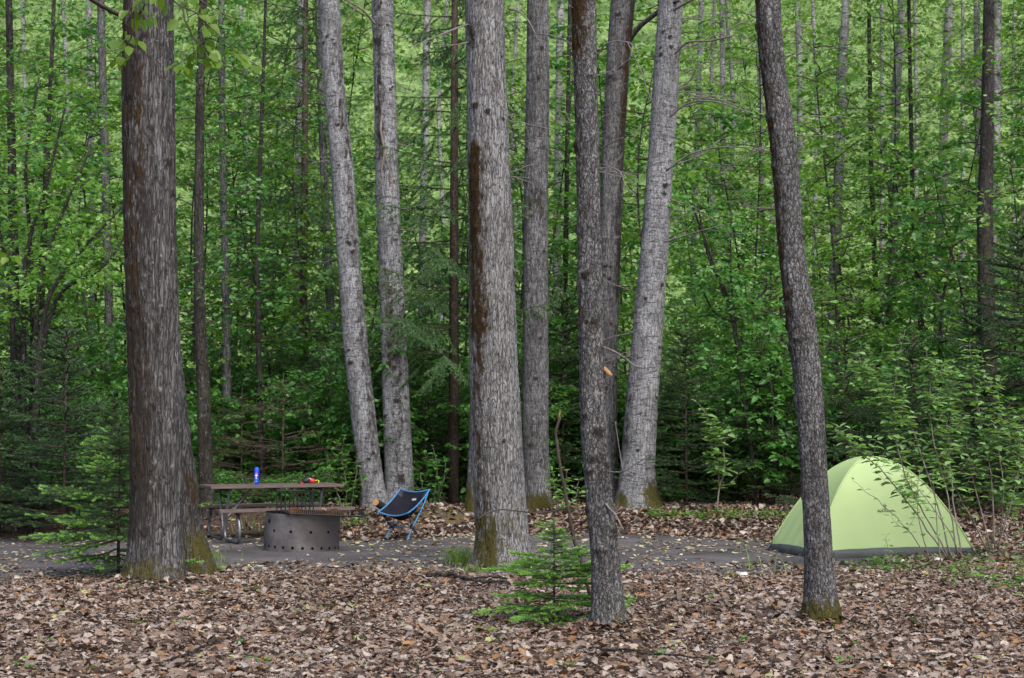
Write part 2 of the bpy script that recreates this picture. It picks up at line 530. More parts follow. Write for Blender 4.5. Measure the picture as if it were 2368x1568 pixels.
def branchy(stems, seed, twig_len=(.35, .9), per_m=6, t0=.2, rise=(-.1, .5), sub=2, up_shrink=.5):
    """twigs off stem polylines -> (twig starts, twig ends)"""
    g = np.random.default_rng(seed)
    A, B = [], []
    for S in stems:
        S = np.asarray(S)
        sl = np.linalg.norm(np.diff(S, axis=0), axis=1).sum()
        n = int(sl * per_m)
        t = t0 + (1 - t0) * (np.arange(n) + g.random(n)) / max(n, 1)
        f = t * (len(S) - 1)
        i = np.minimum(f.astype(int), len(S) - 2); u = (f - i)[:, None]
        p = S[i] * (1 - u) + S[i + 1] * u
        az = np.arange(n) * 2.4 + g.normal(0, .5, n)
        rz = g.uniform(*rise, n)
        d = unit(np.stack([np.cos(az), np.sin(az), rz], 1))
        ln = g.uniform(*twig_len, n) * (1 - up_shrink * t)
        q = p + d * ln[:, None]
        A.append(p); B.append(q)
        for _ in range(sub):
            s = g.uniform(.3, .9, n)[:, None]
            p2 = p * (1 - s) + q * s
            d2 = unit(d + g.normal(0, .6, (n, 3)) * np.array([1, 1, .5]))
            A.append(p2); B.append(p2 + d2 * (ln * g.uniform(.35, .7, n))[:, None])
    return np.vstack(A), np.vstack(B)

def sticks(A, B, r, sag=0.0):
    """three-sided twigs"""
    A, B = np.asarray(A), np.asarray(B)
    d = unit(B - A)
    u = unit(np.cross(d, np.array([.13, .21, 1.0]))); w = np.cross(d, u)
    n = len(A); r = np.broadcast_to(r, (n,))[:, None]
    ang = [0, 2.094, 4.189]
    mid = (A + B) / 2 - np.array([0, 0, 1.0]) * sag * np.linalg.norm(B - A, axis=1, keepdims=True)
    V = np.stack([c + rr * (math.cos(a) * u + math.sin(a) * w) for c, rr in ((A, r), (mid, r * .7), (B, r * .3)) for a in ang], 1)
    q = []
    for lv in (0, 3):
        for k in range(3): q.append([lv + k, lv + (k + 1) % 3, lv + 3 + (k + 1) % 3, lv + 3 + k])
    F = (np.arange(n) * 9)[:, None, None] + np.array(q)[None]
    return V.reshape(-1, 3), F.reshape(-1, 4)

# ---- trunks read off the photograph: rows (px, py, width) from top to base
def trunk(pts, Y, seg, dz, seed, furrow=0.0, lump=.05, flare=.5, fh=.16, top=3.0, masks=(), knots=30, fz=2.0, taper=.012, sink=.25):
    pts = sorted(pts, key=lambda q: -q[1])
    C = np.array([at(a, b, Y)[:] for a, b, w in pts]); r = np.array([w * .5 * scale_at(b, Y) for a, b, w in pts])
    base = C[0]; g0 = float(gz(base[0], Y))
    d = C[0] - C[1]; low = C[0] + d / abs(d[2]) * max(0, C[0][2] - (g0 - sink)) if C[0][2] > g0 - sink else C[0]
    d2 = C[-1] - C[-2]; hi = C[-1] + d2 / d2[2] * top
    Z = np.hstack([low[2], C[:, 2], hi[2]]); X = np.hstack([low[0], C[:, 0], hi[0]]); Yy = np.hstack([low[1], C[:, 1], hi[1]])
    rr = np.hstack([r[0], r, max(.02, r[-1] - taper * top)])
    z = np.arange(Z[0], Z[-1], dz)
    def sm(v):
        v = np.interp(z, Z, v); k = max(1, int(.25 / dz)); ker = np.ones(2 * k + 1) / (2 * k + 1)
        return np.convolve(np.pad(v, k, mode='edge'), ker, 'valid')
    cx, cy_, rad = sm(X), sm(Yy), sm(rr)
    a = np.arange(seg) * 2 * np.pi / seg
    ZZ, AA = np.meshgrid(z, a, indexing='ij')
    rm = rad[:, None]
    ca, sa = np.cos(AA), np.sin(AA)
    rad0 = r.mean()
    lumps = (fbm(ca * 1.6 + 9, sa * 1.6, ZZ * 2.2, seed, 3) - .5) * 2 * lump
    hgt = np.clip(ZZ - g0, 0, None)
    lobes = .55 + .9 * fbm(ca * 1.7 + 3, sa * 1.7, 1.5, seed + 4, 2)
    fl = flare * np.exp(-hgt / fh) * lobes
    ps = rad0 * 26
    fur = 0
    if furrow:
        wob = (vnoise(ca * ps * .6, sa * ps * .6, ZZ * 3, seed + 7) - .5) * 1.2
        n1 = np.abs(vnoise(ca * ps + wob, sa * ps + wob, ZZ * fz, seed + 1) - .5) * 2
        n2 = np.abs(vnoise(ca * ps * 2.1, sa * ps * 2.1 + wob, ZZ * fz * 2.2, seed + 2) - .5) * 2
        fur = furrow * (np.minimum(n1 * 7, 1) - .9 + .45 * (np.minimum(n2 * 3.5, 1) - .8))
    gk = np.random.default_rng(seed + 900)
    kn = np.zeros_like(AA)
    for _ in range(knots):
        ka, kz = gk.uniform(0, 2 * np.pi), gk.uniform(g0 + .5, Z[-1])
        ks = gk.uniform(.018, .058) * (1 + rad0)
        du = ((AA - ka + np.pi) % (2 * np.pi) - np.pi) * rad0
        kn = np.maximum(kn, np.exp(-((du / ks) ** 2 + ((ZZ - kz - np.abs(du) * .35) / (ks * .75)) ** 2)))
    rads = rm * (1 + lumps + fl) + fur + kn * .016
    Vv = np.stack([cx[:, None] + rads * ca, cy_[:, None] + rads * sa, ZZ], -1).reshape(-1, 3)
    n = len(z)
    ii = np.arange(n * seg).reshape(n, seg); nx = np.roll(ii, -1, 1)
    Ff = np.stack([ii[:-1].ravel(), nx[:-1].ravel(), nx[1:].ravel(), ii[1:].ravel()], 1)
    mk_ = np.zeros((n, seg, 4), np.float32); mk_[..., 3] = 1
    mk_[..., 2] = kn * 1.15
    for ch, ang, aw, y0, y1, s in masks:
        z1, z0 = at(pts[0][0], y0, Y).z, at(pts[0][0], y1, Y).z
        da = np.abs((AA - R(ang) + np.pi) % (2 * np.pi) - np.pi)
        wa = np.clip(1.25 - da / R(aw), 0, 1)
        wz = sstep(z0 - .12, z0 + .12, ZZ) * (1 - sstep(z1 - .15, z1 + .15, ZZ))
        pn = fbm(ca * 2.2 + ch * 5, sa * 2.2, ZZ * 1.6, seed + 20 + ch, 3)
        mk_[..., ch] = np.maximum(mk_[..., ch], s * wa * wz * (.35 + 1.1 * pn))
    mo = np.clip(mk_[..., 0] + .6 * mk_[..., 1], 0, 1) * (vnoise(ca * rad0 * 30, sa * rad0 * 30, ZZ * 22, seed + 50) - .15)
    rads = rads + .020 * mo
    Vv = np.stack([cx[:, None] + rads * ca, cy_[:, None] + rads * sa, ZZ], -1).reshape(-1, 3)
    low_ = Vector((float(cx[0]), float(cy_[0]), g0))
    return Vv, Ff, mk_.reshape(-1, 4), low_, (z, cx, cy_, rad)

TREES = []
def tree(name, label, cat, mat, pts, Y, seg=48, dz=.04, seed=1, group=None, **kw):
    Vv, Ff, mask, base, axis = trunk(pts, Y, seg, dz, seed, **kw)
    root = empty(name, base)
    tag(root, label, cat, group)
    me = mesh_data('trunk', Vv - np.array(base), Ff, mat, True, {'Mask': mask})
    link('trunk', me, root)
    TREES.append((root, axis, base))
    return root

def branch_px(root, lines, mat, name='branch', n=18, seg=6):
    """each line: list of (px, py, Y) and start / end width in px"""
    base = np.array(root.location)
    for pts, w0, w1 in lines:
        P = smooth_line([at(a, b, y) for a, b, y in pts], n)
        r = np.linspace(w0, w1, len(P)) * .5 * scale_at(pts[0][1], pts[0][2])
        P = P + (rng.random(P.shape) - .5) * .006
        V, F = tube(P, np.maximum(r, .0016), seg)
        link(name, mesh_data(name, V - base, F, mat), root)

def dead_twigs(root, mat, n, y0, y1, Y, side, lo=40, hi=190, w=3.2, seed=1, px0=None, forks=3, up=.25, name='dead_branch'):
    """bare forked branches arcing off a trunk, one mesh each"""
    g = np.random.default_rng(seed)
    base = np.array(root.location)
    z, cx, cyy, rad = next(a for r, a, b in TREES if r == root)
    for k in range(n):
        py = g.uniform(y0, y1)
        zz = at(CX, py, Y).z
        c = np.array([np.interp(zz, z, cx), np.interp(zz, z, cyy), zz])
        s = side if side else g.choice([-1, 1])
        sc = scale_at(py, Y); L = g.uniform(lo, hi) * sc
        d = np.array([s, g.uniform(-.5, .5), g.uniform(-.2, up)]); d /= np.linalg.norm(d)
        parts = []
        P = [c]
        for q in range(1, 9):
            d = d + np.array([0, g.normal(0, .12), g.normal(.0, .17)]); d /= np.linalg.norm(d)
            P.append(P[-1] + d * L / 8)
        P = np.array(P)
        r0 = w * .5 * sc
        parts.append(tube(P, np.linspace(r0, r0 * .35, 9), 5))
        for q in range(forks):
            i = g.integers(2, 8); e = d + g.normal(0, .7, 3); e /= np.linalg.norm(e)
            Q = [P[i]]
            for _ in range(4):
                e = e + g.normal(0, .2, 3); e /= np.linalg.norm(e); Q.append(Q[-1] + e * L * .09)
            parts.append(tube(np.array(Q), np.linspace(r0 * .5, r0 * .22, 5), 4))
        V, F = join(parts)
        link(name, mesh_data(name, V - base, F, mat), root)

# channel 0 olive moss, 1 brown moss, 2 dark scars and broad darker sides; angle 180 = left side, 270 = facing the camera
left_big = tree('cottonwood_tree', 'thick furrowed dark grey trunk left of the picnic table, brown moss down its left side', 'tree', M['bark_big'],
    [(343, -20, 112), (343, 200, 119), (345, 400, 119), (348, 600, 117), (356, 800, 119), (362, 1000, 120), (361, 1200, 120), (359, 1300, 124), (357, 1352, 132)], 15.5,
    seg=150, dz=.02, seed=11, furrow=.018, fz=2.6, lump=.035, flare=.30, fh=.16,
    masks=[(1, 215, 75, -50, 1150, .55), (2, 228, 72, -50, 1250, .92), (0, 240, 150, 1290, 1400, .85), (1, 262, 16, 150, 460, .7), (0, 60, 60, 1250, 1400, .9)])
tree('cottonwood_tree', 'mossy flaring second stem fused behind the thick left trunk, white lichen on its side', 'tree', M['bark_big'],
    [(372, 500, 40), (385, 800, 58), (402, 1000, 74), (415, 1110, 78), (422, 1200, 80), (432, 1260, 90), (442, 1305, 102)], 16.35,
    seg=96, dz=.025, seed=12, furrow=.018, fz=3.0, lump=.10, flare=.26, fh=.16, top=2,
    masks=[(0, 300, 120, 1220, 1400, .85), (2, 330, 70, 760, 1300, .55), (1, 330, 50, 1080, 1180, .8)])
centre_big = tree('cottonwood_tree', 'broad pale grey trunk at the centre, orange brown moss stripe down its left edge', 'tree', M['bark_light'],
    [(1119, -20, 90), (1125, 200, 91), (1131, 400, 97), (1136, 600, 103), (1140, 800, 110), (1147, 1000, 118), (1155, 1150, 121), (1163, 1250, 119), (1160, 1312, 130)], 17.3,
    seg=140, dz=.022, seed=23, furrow=.012, fz=3.4, lump=.035, flare=.34, fh=.14,
    masks=[(1, 228, 44, 330, 790, 1.1), (1, 226, 36, 760, 1200, .66), (2, 222, 34, 300, 1250, .5), (2, 225, 40, 60, 130, .7), (0, 235, 60, 1180, 1330, .85), (0, 300, 80, 1150, 1330, .45)])
slim_front = tree('cottonwood_tree', 'slim rough barked trunk nearest the camera, behind the small bright spruce', 'tree', M['bark_slim'],
    [(1349, -20, 56), (1354, 200, 53), (1360, 400, 55), (1363, 600, 55), (1367, 800, 57), (1373, 1000, 62), (1389, 1200, 62), (1399, 1300, 67), (1406, 1400, 74), (1408, 1458, 84)], 12.0,
    seg=100, dz=.016, seed=31, furrow=.010, fz=4.5, knots=60, lump=.06, flare=.42, fh=.10,
    masks=[(1, 215, 80, -50, 140, 1.0), (1, 205, 60, 180, 1000, .45), (2, 200, 80, -50, 420, .55), (0, 320, 70, 1390, 1500, .7), (2, 240, 90, 330, 900, .35), (1, 355, 40, 1180, 1330, .6)])
right_front = tree('cottonwood_tree', 'crooked dark trunk standing in front of the green tent, moss collar at its foot', 'tree', M['bark_slim'],
    [(1775, -20, 56), (1780, 100, 56), (1792, 200, 56), (1808, 300, 60), (1817, 400, 60), (1823, 500, 59), (1830, 600, 60), (1848, 700, 66), (1858, 800, 66), (1869, 900, 64), (1876, 1000, 62), (1881, 1100, 61), (1888, 1200, 62), (1893, 1300, 67), (1897, 1400, 76), (1899, 1442, 84)], 12.4,
    seg=100, dz=.016, seed=41, furrow=.009, fz=4.0, knots=45, lump=.06, flare=.42, fh=.09,
    masks=[(1, 195, 65, -50, 800, .72), (2, 205, 70, -50, 900, .6), (0, 270, 170, 1385, 1500, 1.15), (2, 220, 60, 800, 1400, .4)])
# grey trunks along the far side of the clearing
pale_a = tree('cottonwood_tree', 'pale banded trunk leaning left behind the picnic table end', 'tree', M['bark_pale'],
    [(760, -20, 49), (772, 200, 47), (792, 400, 53), (806, 600, 52), (822, 800, 56), (844, 1000, 57), (856, 1100, 57), (869, 1185, 62)], 25.0,
    seg=64, dz=.03, seed=51, knots=75, furrow=.006, lump=.04, flare=.25, masks=[(2, 320, 60, 100, 1100, .6), (1, 200, 40, 1020, 1190, .8), (2, 260, 60, 1050, 1180, .5)])
pale_b = tree('cottonwood_tree', 'upright mottled trunk directly behind the blue camp chair', 'tree', M['bark_pale'],
    [(883, -20, 50), (890, 200, 50), (894, 400, 54), (903, 600, 55), (911, 800, 60), (918, 1000, 64), (924, 1150, 68), (926, 1190, 72)], 25.2,
    seg=64, dz=.03, seed=52, knots=75, furrow=.007, lump=.04, flare=.2, masks=[(2, 245, 40, -50, 500, .75), (2, 280, 40, 500, 1190, .6), (1, 255, 25, 620, 860, .85)])
tree('cottonwood_tree', 'straight grey trunk just right of the broad centre trunk, green moss at its foot', 'tree', M['bark_mid'],
    [(1244, -20, 50), (1243, 200, 54), (1240, 400, 56), (1238, 600, 58), (1238, 800, 60), (1238, 1000, 60), (1241, 1190, 64)], 25.0,
    seg=64, dz=.03, seed=53, furrow=.008, lump=.05, flare=.35, masks=[(0, 290, 100, 1140, 1230, 1.1), (2, 270, 90, 420, 520, .7), (2, 270, 80, 0, 1100, .4)])
tree('cottonwood_tree', 'slender stem almost hidden by the left edge of the broad centre trunk', 'tree', M['bark_mid'],
    [(1112, 700, 34), (1106, 900, 36), (1100, 1100, 40), (1097, 1198, 44)], 24.4, seg=40, dz=.04, seed=54, furrow=.006, flare=.3, masks=[(0, 240, 100, 1120, 1230, 1.0)])
lean_mid = tree('cottonwood_tree', 'dark streaked trunk leaning right, half hidden behind the slim front trunk', 'tree', M['bark_mid'],
    [(1442, -20, 56), (1432, 100, 56), (1419, 300, 52), (1412, 500, 51), (1406, 700, 49), (1404, 900, 44), (1407, 1100, 42), (1408, 1190, 46)], 26.0,
    seg=64, dz=.03, seed=55, knots=75, furrow=.006, lump=.04, flare=.2, masks=[(2, 320, 45, -50, 700, .9), (1, 315, 30, 60, 330, .8)])
pale_c = tree('cottonwood_tree', 'stout pale trunk leaning right with a mossy flared foot, right of the slim front trunk', 'tree', M['bark_pale'],
    [(1552, -20, 56), (1538, 200, 60), (1525, 400, 60), (1511, 600, 65), (1494, 800, 72), (1479, 1000, 76), (1473, 1100, 79), (1474, 1182, 92)], 25.3,
    seg=72, dz=.03, seed=56, knots=75, furrow=.006, lump=.035, flare=.35, fh=.25, masks=[(0, 325, 60, 1120, 1220, 1.0), (0, 215, 50, 1130, 1220, 1.0), (1, 320, 50, 1100, 1200, .7), (2, 205, 50, 880, 1050, .6)])

def T(label, mat, pts, Y, seed, cat='tree', name='birch_tree', group=None, seg=20, dz=.08, **kw):
    return tree(name, label, cat, M[mat], pts, Y, seg=seg, dz=dz, seed=seed, group=group, lump=.05, flare=.15, **kw)
BACK = []
def BT(*a, **k):
    r = T(*a, **k); BACK.append(r); return r
BT('dark trunk standing among the bushes behind the right end of the tent', 'bark_dark', [(2286, -20, 24), (2282, 300, 30), (2276, 500, 36), (2281, 700, 38), (2286, 900, 40), (2290, 1190, 44)], 27.0, 61, seg=32, masks=[(0, 270, 90, 500, 1000, .4)])
BT('pale birch stem just behind the dark trunk at the right', 'bark_birch', [(2306, -20, 20), (2302, 300, 21), (2294, 600, 22), (2300, 850, 24), (2304, 1170, 26)], 33.0, 62)
BT('thin grey stem rising left of the dark trunk at the right', 'bark_birch', [(2257, -20, 14), (2262, 400, 16), (2270, 800, 20), (2276, 1170, 22)], 33.5, 63)
BT('slender birch stem second left of the dark trunk at the right', 'bark_birch', [(2196, -20, 19), (2185, 200, 20), (2175, 500, 22), (2170, 700, 23), (2168, 1160, 25)], 37.0, 64)
BT('white birch stem rising above the middle of the tent', 'bark_birch', [(2086, -20, 18), (2072, 200, 21), (2065, 500, 23), (2058, 900, 25), (2054, 1160, 27)], 36.0, 65)
BT('wavy white birch stem above the left half of the tent', 'bark_birch', [(1957, -20, 17), (1948, 150, 22), (1940, 400, 22), (1930, 600, 26), (1924, 850, 28), (1920, 1160, 30)], 36.5, 66)
BT('thin pale stem close right of the crooked front trunk top', 'bark_birch', [(1842, -20, 12), (1848, 150, 14), (1850, 450, 14), (1851, 1160, 16)], 42.0, 67)
BT('thin dark stem between the two white birches above the tent', 'bark_dark', [(2008, -20, 9), (2014, 400, 11), (2030, 800, 13), (2036, 1160, 15)], 38.0, 68)
BT('thin dark stem right of the white birch above the tent', 'bark_dark', [(2100, -20, 8), (2110, 500, 11), (2128, 700, 13), (2134, 1160, 14)], 35.0, 69)
BT('thin pale stem left of the crooked front trunk', 'bark_birch', [(1750, -20, 10), (1757, 200, 11), (1763, 500, 12), (1766, 1160, 14)], 40.0, 70)
BT('short dark broken trunk left of the crooked front trunk', 'bark_dark', [(1812, 690, 20), (1814, 900, 22), (1816, 1170, 24)], 31.0, 71, top=.05)
BT('pale stem right of the stout leaning trunk', 'bark_birch', [(1668, -20, 12), (1672, 300, 13), (1680, 600, 14), (1684, 1160, 16)], 41.0, 72)
BT('faint pale stem close beside the stout leaning trunk', 'bark_birch', [(1622, -20, 12), (1612, 300, 12), (1600, 700, 14), (1596, 1160, 15)], 43.0, 73)
BT('pale stem seen between the straight grey trunk and the slim front trunk', 'bark_birch', [(1296, -20, 17), (1292, 250, 18), (1288, 500, 19), (1286, 1160, 22)], 37.0, 74)
BT('thin dark stem beside the slim front trunk on its left', 'bark_dark', [(1318, -20, 9), (1312, 300, 10), (1306, 700, 12), (1302, 1170, 14)], 32.0, 75)
BT('pale stem left of the brown spruce trunk', 'bark_birch', [(988, -20, 16), (984, 250, 17), (978, 500, 18), (970, 1160, 21)], 38.0, 76)
BT('grey banded stem left of the leaning pale trunk', 'bark_birch', [(697, -20, 19), (692, 250, 20), (691, 500, 20), (690, 750, 20), (689, 1160, 22)], 34.0, 77)
BT('grey stem low beside the leaning pale trunk', 'bark_mid', [(745, 300, 18), (755, 540, 20), (766, 750, 21), (772, 1170, 24)], 32.0, 78)
BT('dark trunk behind the left end of the picnic table', 'bark_dark', [(470, -20, 18), (463, 200, 20), (460, 450, 22), (460, 700, 26), (470, 900, 30), (480, 1225, 36)], 24.2, 79, seg=32, masks=[(0, 270, 90, 800, 1250, .35)])
BT('grey stem second right of the thick left trunk', 'bark_mid', [(512, -20, 15), (514, 300, 16), (522, 700, 18), (526, 1000, 21), (528, 1190, 23)], 28.5, 80)
BT('thin dark stem above the blue spray can', 'bark_dark', [(604, 300, 9), (594, 600, 11), (600, 900, 12), (610, 1190, 14)], 27.0, 81)
BT('grey trunk in the gap left of the thick left trunk', 'bark_mid', [(232, -20, 17), (238, 200, 18), (247, 520, 20), (252, 700, 20), (258, 940, 21), (262, 1160, 23)], 36.0, 82)
BT('thin grey stem further left of the thick left trunk', 'bark_birch', [(205, -20, 12), (212, 500, 13), (216, 800, 14), (218, 1160, 15)], 39.0, 83)
BT('dark stem behind the dark spruces at the far left', 'bark_dark', [(20, -30, 15), (26, 300, 18), (36, 800, 24), (40, 1000, 26), (42, 1230, 30)], 24.5, 84)
BT('dark stem rising from the bush at the left edge', 'bark_dark', [(112, 300, 10), (98, 620, 16), (88, 800, 20), (78, 1000, 23), (72, 1235, 28)], 24.0, 85, top=5)
far_x = [1700, 1795, 1890, 2120, 2225, 2340, 1640, 1180, 1010, 575, 160, 60, 2040]
for k, px in enumerate(far_x):
    Yf = 42 + 10 * ((k * 37) % 11) / 11
    j = (k * 53 % 17 - 8) * 2
    BT('thin pale stem deep in the far wood', 'bark_birch', [(px + j * 1.6, -30, 8), (px + j * .2, 250, 9), (px + j, 560, 10), (px, 1150, 12)], Yf, 100 + k, group='thin stems deep in the far wood', seg=10, dz=.2)

# dead branches and twigs that the photograph shows
branch_px(left_big, [([(290, 42, 15.45), (262, 28, 15.2), (225, 8, 14.9), (180, -20, 14.6)], 11, 9)], M['stem'])
branch_px(slim_front, [
    ([(1392, 790, 12.0), (1420, 778, 11.9), (1450, 772, 11.8), (1480, 762, 11.7)], 4, 2),
    ([(1385, 800, 12.0), (1425, 815, 11.8), (1450, 832, 11.7), (1475, 850, 11.6), (1520, 848, 11.5), (1548, 838, 11.4)], 5, 2),
    ([(1400, 1090, 11.9), (1440, 1090, 11.7), (1480, 1066, 11.6), (1510, 1052, 11.5)], 4, 2),
    ([(1440, 1090, 11.7), (1432, 1040, 11.7), (1422, 975, 11.7)], 2.5, 1.5),
    ([(1400, 1165, 11.9), (1425, 1195, 11.85), (1440, 1225, 11.8)], 6, 3),
    ([(1412, 1240, 11.9), (1450, 1222, 11.7), (1478, 1200, 11.6)], 3, 1.5),
    ([(1338, 130, 12.0), (1310, 95, 12.1), (1270, 82, 12.2), (1240, 80, 12.4)], 5, 3),
    ([(1380, 130, 12.0), (1405, 100, 11.9), (1450, 98, 11.8), (1480, 120, 11.7)], 4.5, 2.5),
    ([(1450, 98, 11.8), (1480, 160, 11.7), (1505, 230, 11.6), (1540, 290, 11.5)], 3, 1.5),
    ([(1388, 345, 12.0), (1415, 330, 11.9), (1440, 318, 11.8)], 4, 2),
    ([(1390, 380, 12.0), (1430, 395, 11.8), (1448, 430, 11.7), (1470, 452, 11.6)], 4, 1.5)], M['twig'])
branch_px(centre_big, [
    ([(1085, 55, 17.2), (1040, 72, 17.0), (985, 95, 16.8), (950, 108, 16.6)], 5, 2),
    ([(1085, 98, 17.2), (1040, 105, 17.0), (990, 103, 16.9)], 4, 2),
    ([(1175, 20, 17.3), (1200, 28, 17.2), (1222, 50, 17.1), (1245, 95, 17.0)], 5, 2.5)], M['twig'])
branch_px(pale_c, [
    ([(1560, 125, 25.0), (1590, 98, 24.8), (1640, 95, 24.4), (1700, 82, 24.0)], 6, 3),
    ([(1548, 270, 25.0), (1590, 240, 24.8), (1650, 235, 24.4), (1740, 262, 24.0)], 5, 2.5),
    ([(1540, 395, 25.0), (1600, 355, 24.7), (1680, 340, 24.3), (1760, 345, 24.0)], 5, 2.5),
    ([(1535, 560, 25.0), (1600, 540, 24.7), (1670, 520, 24.3)], 5, 2.5),
    ([(1545, 30, 25.2), (1600, 0, 24.8), (1650, -20, 24.5)], 7, 4)], M['twig'])
branch_px(lean_mid, [([(1455, 92, 26.0), (1480, 60, 25.8), (1530, 22, 25.4), (1570, 0, 25.0)], 14, 9)], M['bark_mid'])
branch_px(pale_b, [
    ([(884, 268, 24.9), (880, 300, 24.8), (888, 350, 24.8), (882, 400, 24.8), (893, 432, 24.8)], 7, 3),
    ([(888, 350, 24.8), (900, 390, 24.8), (908, 430, 24.8), (905, 480, 24.8)], 4, 2),
    ([(866, 55, 25.0), (840, 25, 24.8), (800, 0, 24.6)], 6, 4)], M['stem_pale'])
branch_px(pale_a, [([(768, 150, 24.8), (780, 90, 24.7), (800, 50, 24.6), (830, 10, 24.5)], 4, 4)], M['stem_pale'])
b_ = np.array(slim_front.location)
M['cut'] = plain('cut wood end', (.40, .235, .12), .8, .2, 0, .3, 25)
link('broken_stub', mesh_data('broken_stub', *(lambda q: (q[0] - b_, q[1]))(tube(smooth_line([at(1390, 850, 12.0), at(1402, 858, 11.97), at(1410, 866, 11.95), at(1415, 868, 11.94)], 8), [.02, .022, .017, .021, .015, .011, .008, .004][:len(smooth_line([at(1390, 850, 12.0), at(1402, 858, 11.97), at(1410, 866, 11.95), at(1415, 868, 11.94)], 8))], 7)), M['cut']), slim_front)
dead_twigs(slim_front, M['twig'], 9, 260, 900, 12.0, 1, 40, 120, 2.6, 3)
dead_twigs(slim_front, M['twig'], 8, 0, 420, 12.0, 0, 60, 170, 2.8, 4)
dead_twigs(right_front, M['twig'], 5, 20, 320, 12.4, 1, 90, 260, 3.0, 5)
dead_twigs(right_front, M['twig'], 2, 220, 480, 12.4, -1, 60, 200, 3.0, 6)
dead_twigs(centre_big, M['twig'], 7, 20, 420, 17.3, 1, 70, 170, 3.2, 7)
dead_twigs(pale_c, M['twig'], 14, 20, 620, 25.3, 1, 90, 260, 3.4, 8, up=.5)
dead_twigs(pale_b, M['twig'], 6, 60, 640, 25.2, 1, 60, 160, 3.4, 9)
dead_twigs(pale_a, M['twig'], 3, 60, 620, 25.0, -1, 60, 160, 3.0, 10)
for r in BACK[:12]:
    Yr = r.location.y
    dead_twigs(r, M['twig'], 8, 0, 760, Yr, 0, 80, 260, 2.6, int(Yr * 10), up=.6)

# ------------------------------------------------------------------ foliage of the back trees
def crown_on(root, z0, z1, spread, seed, leaf=.085, mat='leaf_tree', per_m=2.6, gap=.075, sub=3):
    z, cx, cyy, rad = next(a for r, a, b in TREES if r == root)
    base = np.array(root.location)
    zs_ = np.linspace(base[2] + z0, min(base[2] + z1, z[-1] - .1), 12)
    S = np.stack([np.interp(zs_, z, cx), np.interp(zs_, z, cyy), zs_], 1)
    A, B = branchy([S], seed, (spread * .5, spread), per_m, 0, (-.05, .7), sub, .25)
    V, F = twig_leaves(A, B, gap, leaf, .05, .45, 1.0, seed)
    link('crown', mesh_data('crown', V - base, F, M[mat], False), root)
    V, F = sticks(A, B, .007, -.03)
    link('twigs', mesh_data('twigs', V - base, F, M['stem']), root)
for k, r in enumerate(BACK):
    Yr = r.location.y
    if r['label'].startswith(('short dark', 'thin pale stem deep')): continue
    crown_on(r, 2.0 if Yr > 31 else 2.6, 14.5, 1.9 if Yr > 30 else 1.5, 300 + k, .11, 'leaf_tree' if r.location.x > -2 else 'leaf_under', 3.8)

# ---- understory prototypes
def make_bush(seed, h, nst, spread, leaf, mat, per_m=9, gap=.045, t0=.12, name='understory_bush'):
    g = np.random.default_rng(seed)
    root = empty(name, (0, 0, 0))
    stems = []
    for k in range(nst):
        az = k * 2 * math.pi / nst + g.normal(0, .3)
        hh = h * g.uniform(.65, 1.0); out = spread * g.uniform(.3, 1.0)
        p = [np.array([math.cos(az) * .08, math.sin(az) * .08, -.1])]
        for q in range(1, 8):
            t = q / 7
            p.append(np.array([math.cos(az) * out * t ** 1.4, math.sin(az) * out * t ** 1.4, hh * (t - .12 * t * t)]) + g.normal(0, .05, 3) * t)
        stems.append(np.array(p))
    parts = [tube(s, np.linspace(.018, .005, 8) * (h / 3.5), 6) for s in stems]
    A, B = branchy(stems, seed + 1, (.35, 1.0), per_m, t0, (-.25, .45), 2, .45)
    V, F = join(parts + [sticks(A, B, .0055, -.03)])
    link('stems', mesh_data('stems', V, F, M['stem']), root)
    V, F = twig_leaves(A, B, gap, leaf, .025, .52, 1.0, seed + 2)
    link('foliage', mesh_data('foliage', V, F, M[mat], False), root)
    return root

def make_young_tree(seed, h, spread, leaf, mat, per_m=5, gap=.05, name='young_tree'):
    g = np.random.default_rng(seed)
    root = empty(name, (0, 0, 0))
    t = np.linspace(0, 1, 14)
    S = np.stack([.5 * np.sin(t * 4.5 + seed) * t, .5 * np.cos(t * 3.5 + seed) * t, -.2 + h * t], 1)
    V, F = tube(S, np.linspace(.034, .008, 14), 8)
    link('trunk', mesh_data('trunk', V, F, M['bark_dark']), root)
    n = int(h * per_m)
    lim = []
    for k in range(n):
        tt = .12 + .88 * (k + g.random()) / n
        p = np.array([np.interp(tt, t, S[:, q]) for q in range(3)])
        az = k * 2.4 + g.normal(0, .4); L = spread * (1 - .55 * tt) * g.uniform(.6, 1.1)
        d = np.array([math.cos(az), math.sin(az), g.uniform(.05, .6)])
        pts = [p]
        for q in range(4):
            d = d + np.array([0, 0, -.08]) + g.normal(0, .1, 3); d /= np.linalg.norm(d); pts.append(pts[-1] + d * L / 4)
        lim.append(np.array(pts))
    A, B = branchy(lim, seed + 1, (.25, .6), 5, .2, (-.3, .4), 1, .3)
    V, F = join([tube(l, np.linspace(.014, .004, 5), 4) for l in lim] + [sticks(A, B, .0045, -.03)])
    link('branches', mesh_data('branches', V, F, M['stem']), root)
    V, F = twig_leaves(A, B, gap, leaf, .03, .52, 1.0, seed + 2)
    link('crown', mesh_data('crown', V, F, M[mat], False), root)
    return root

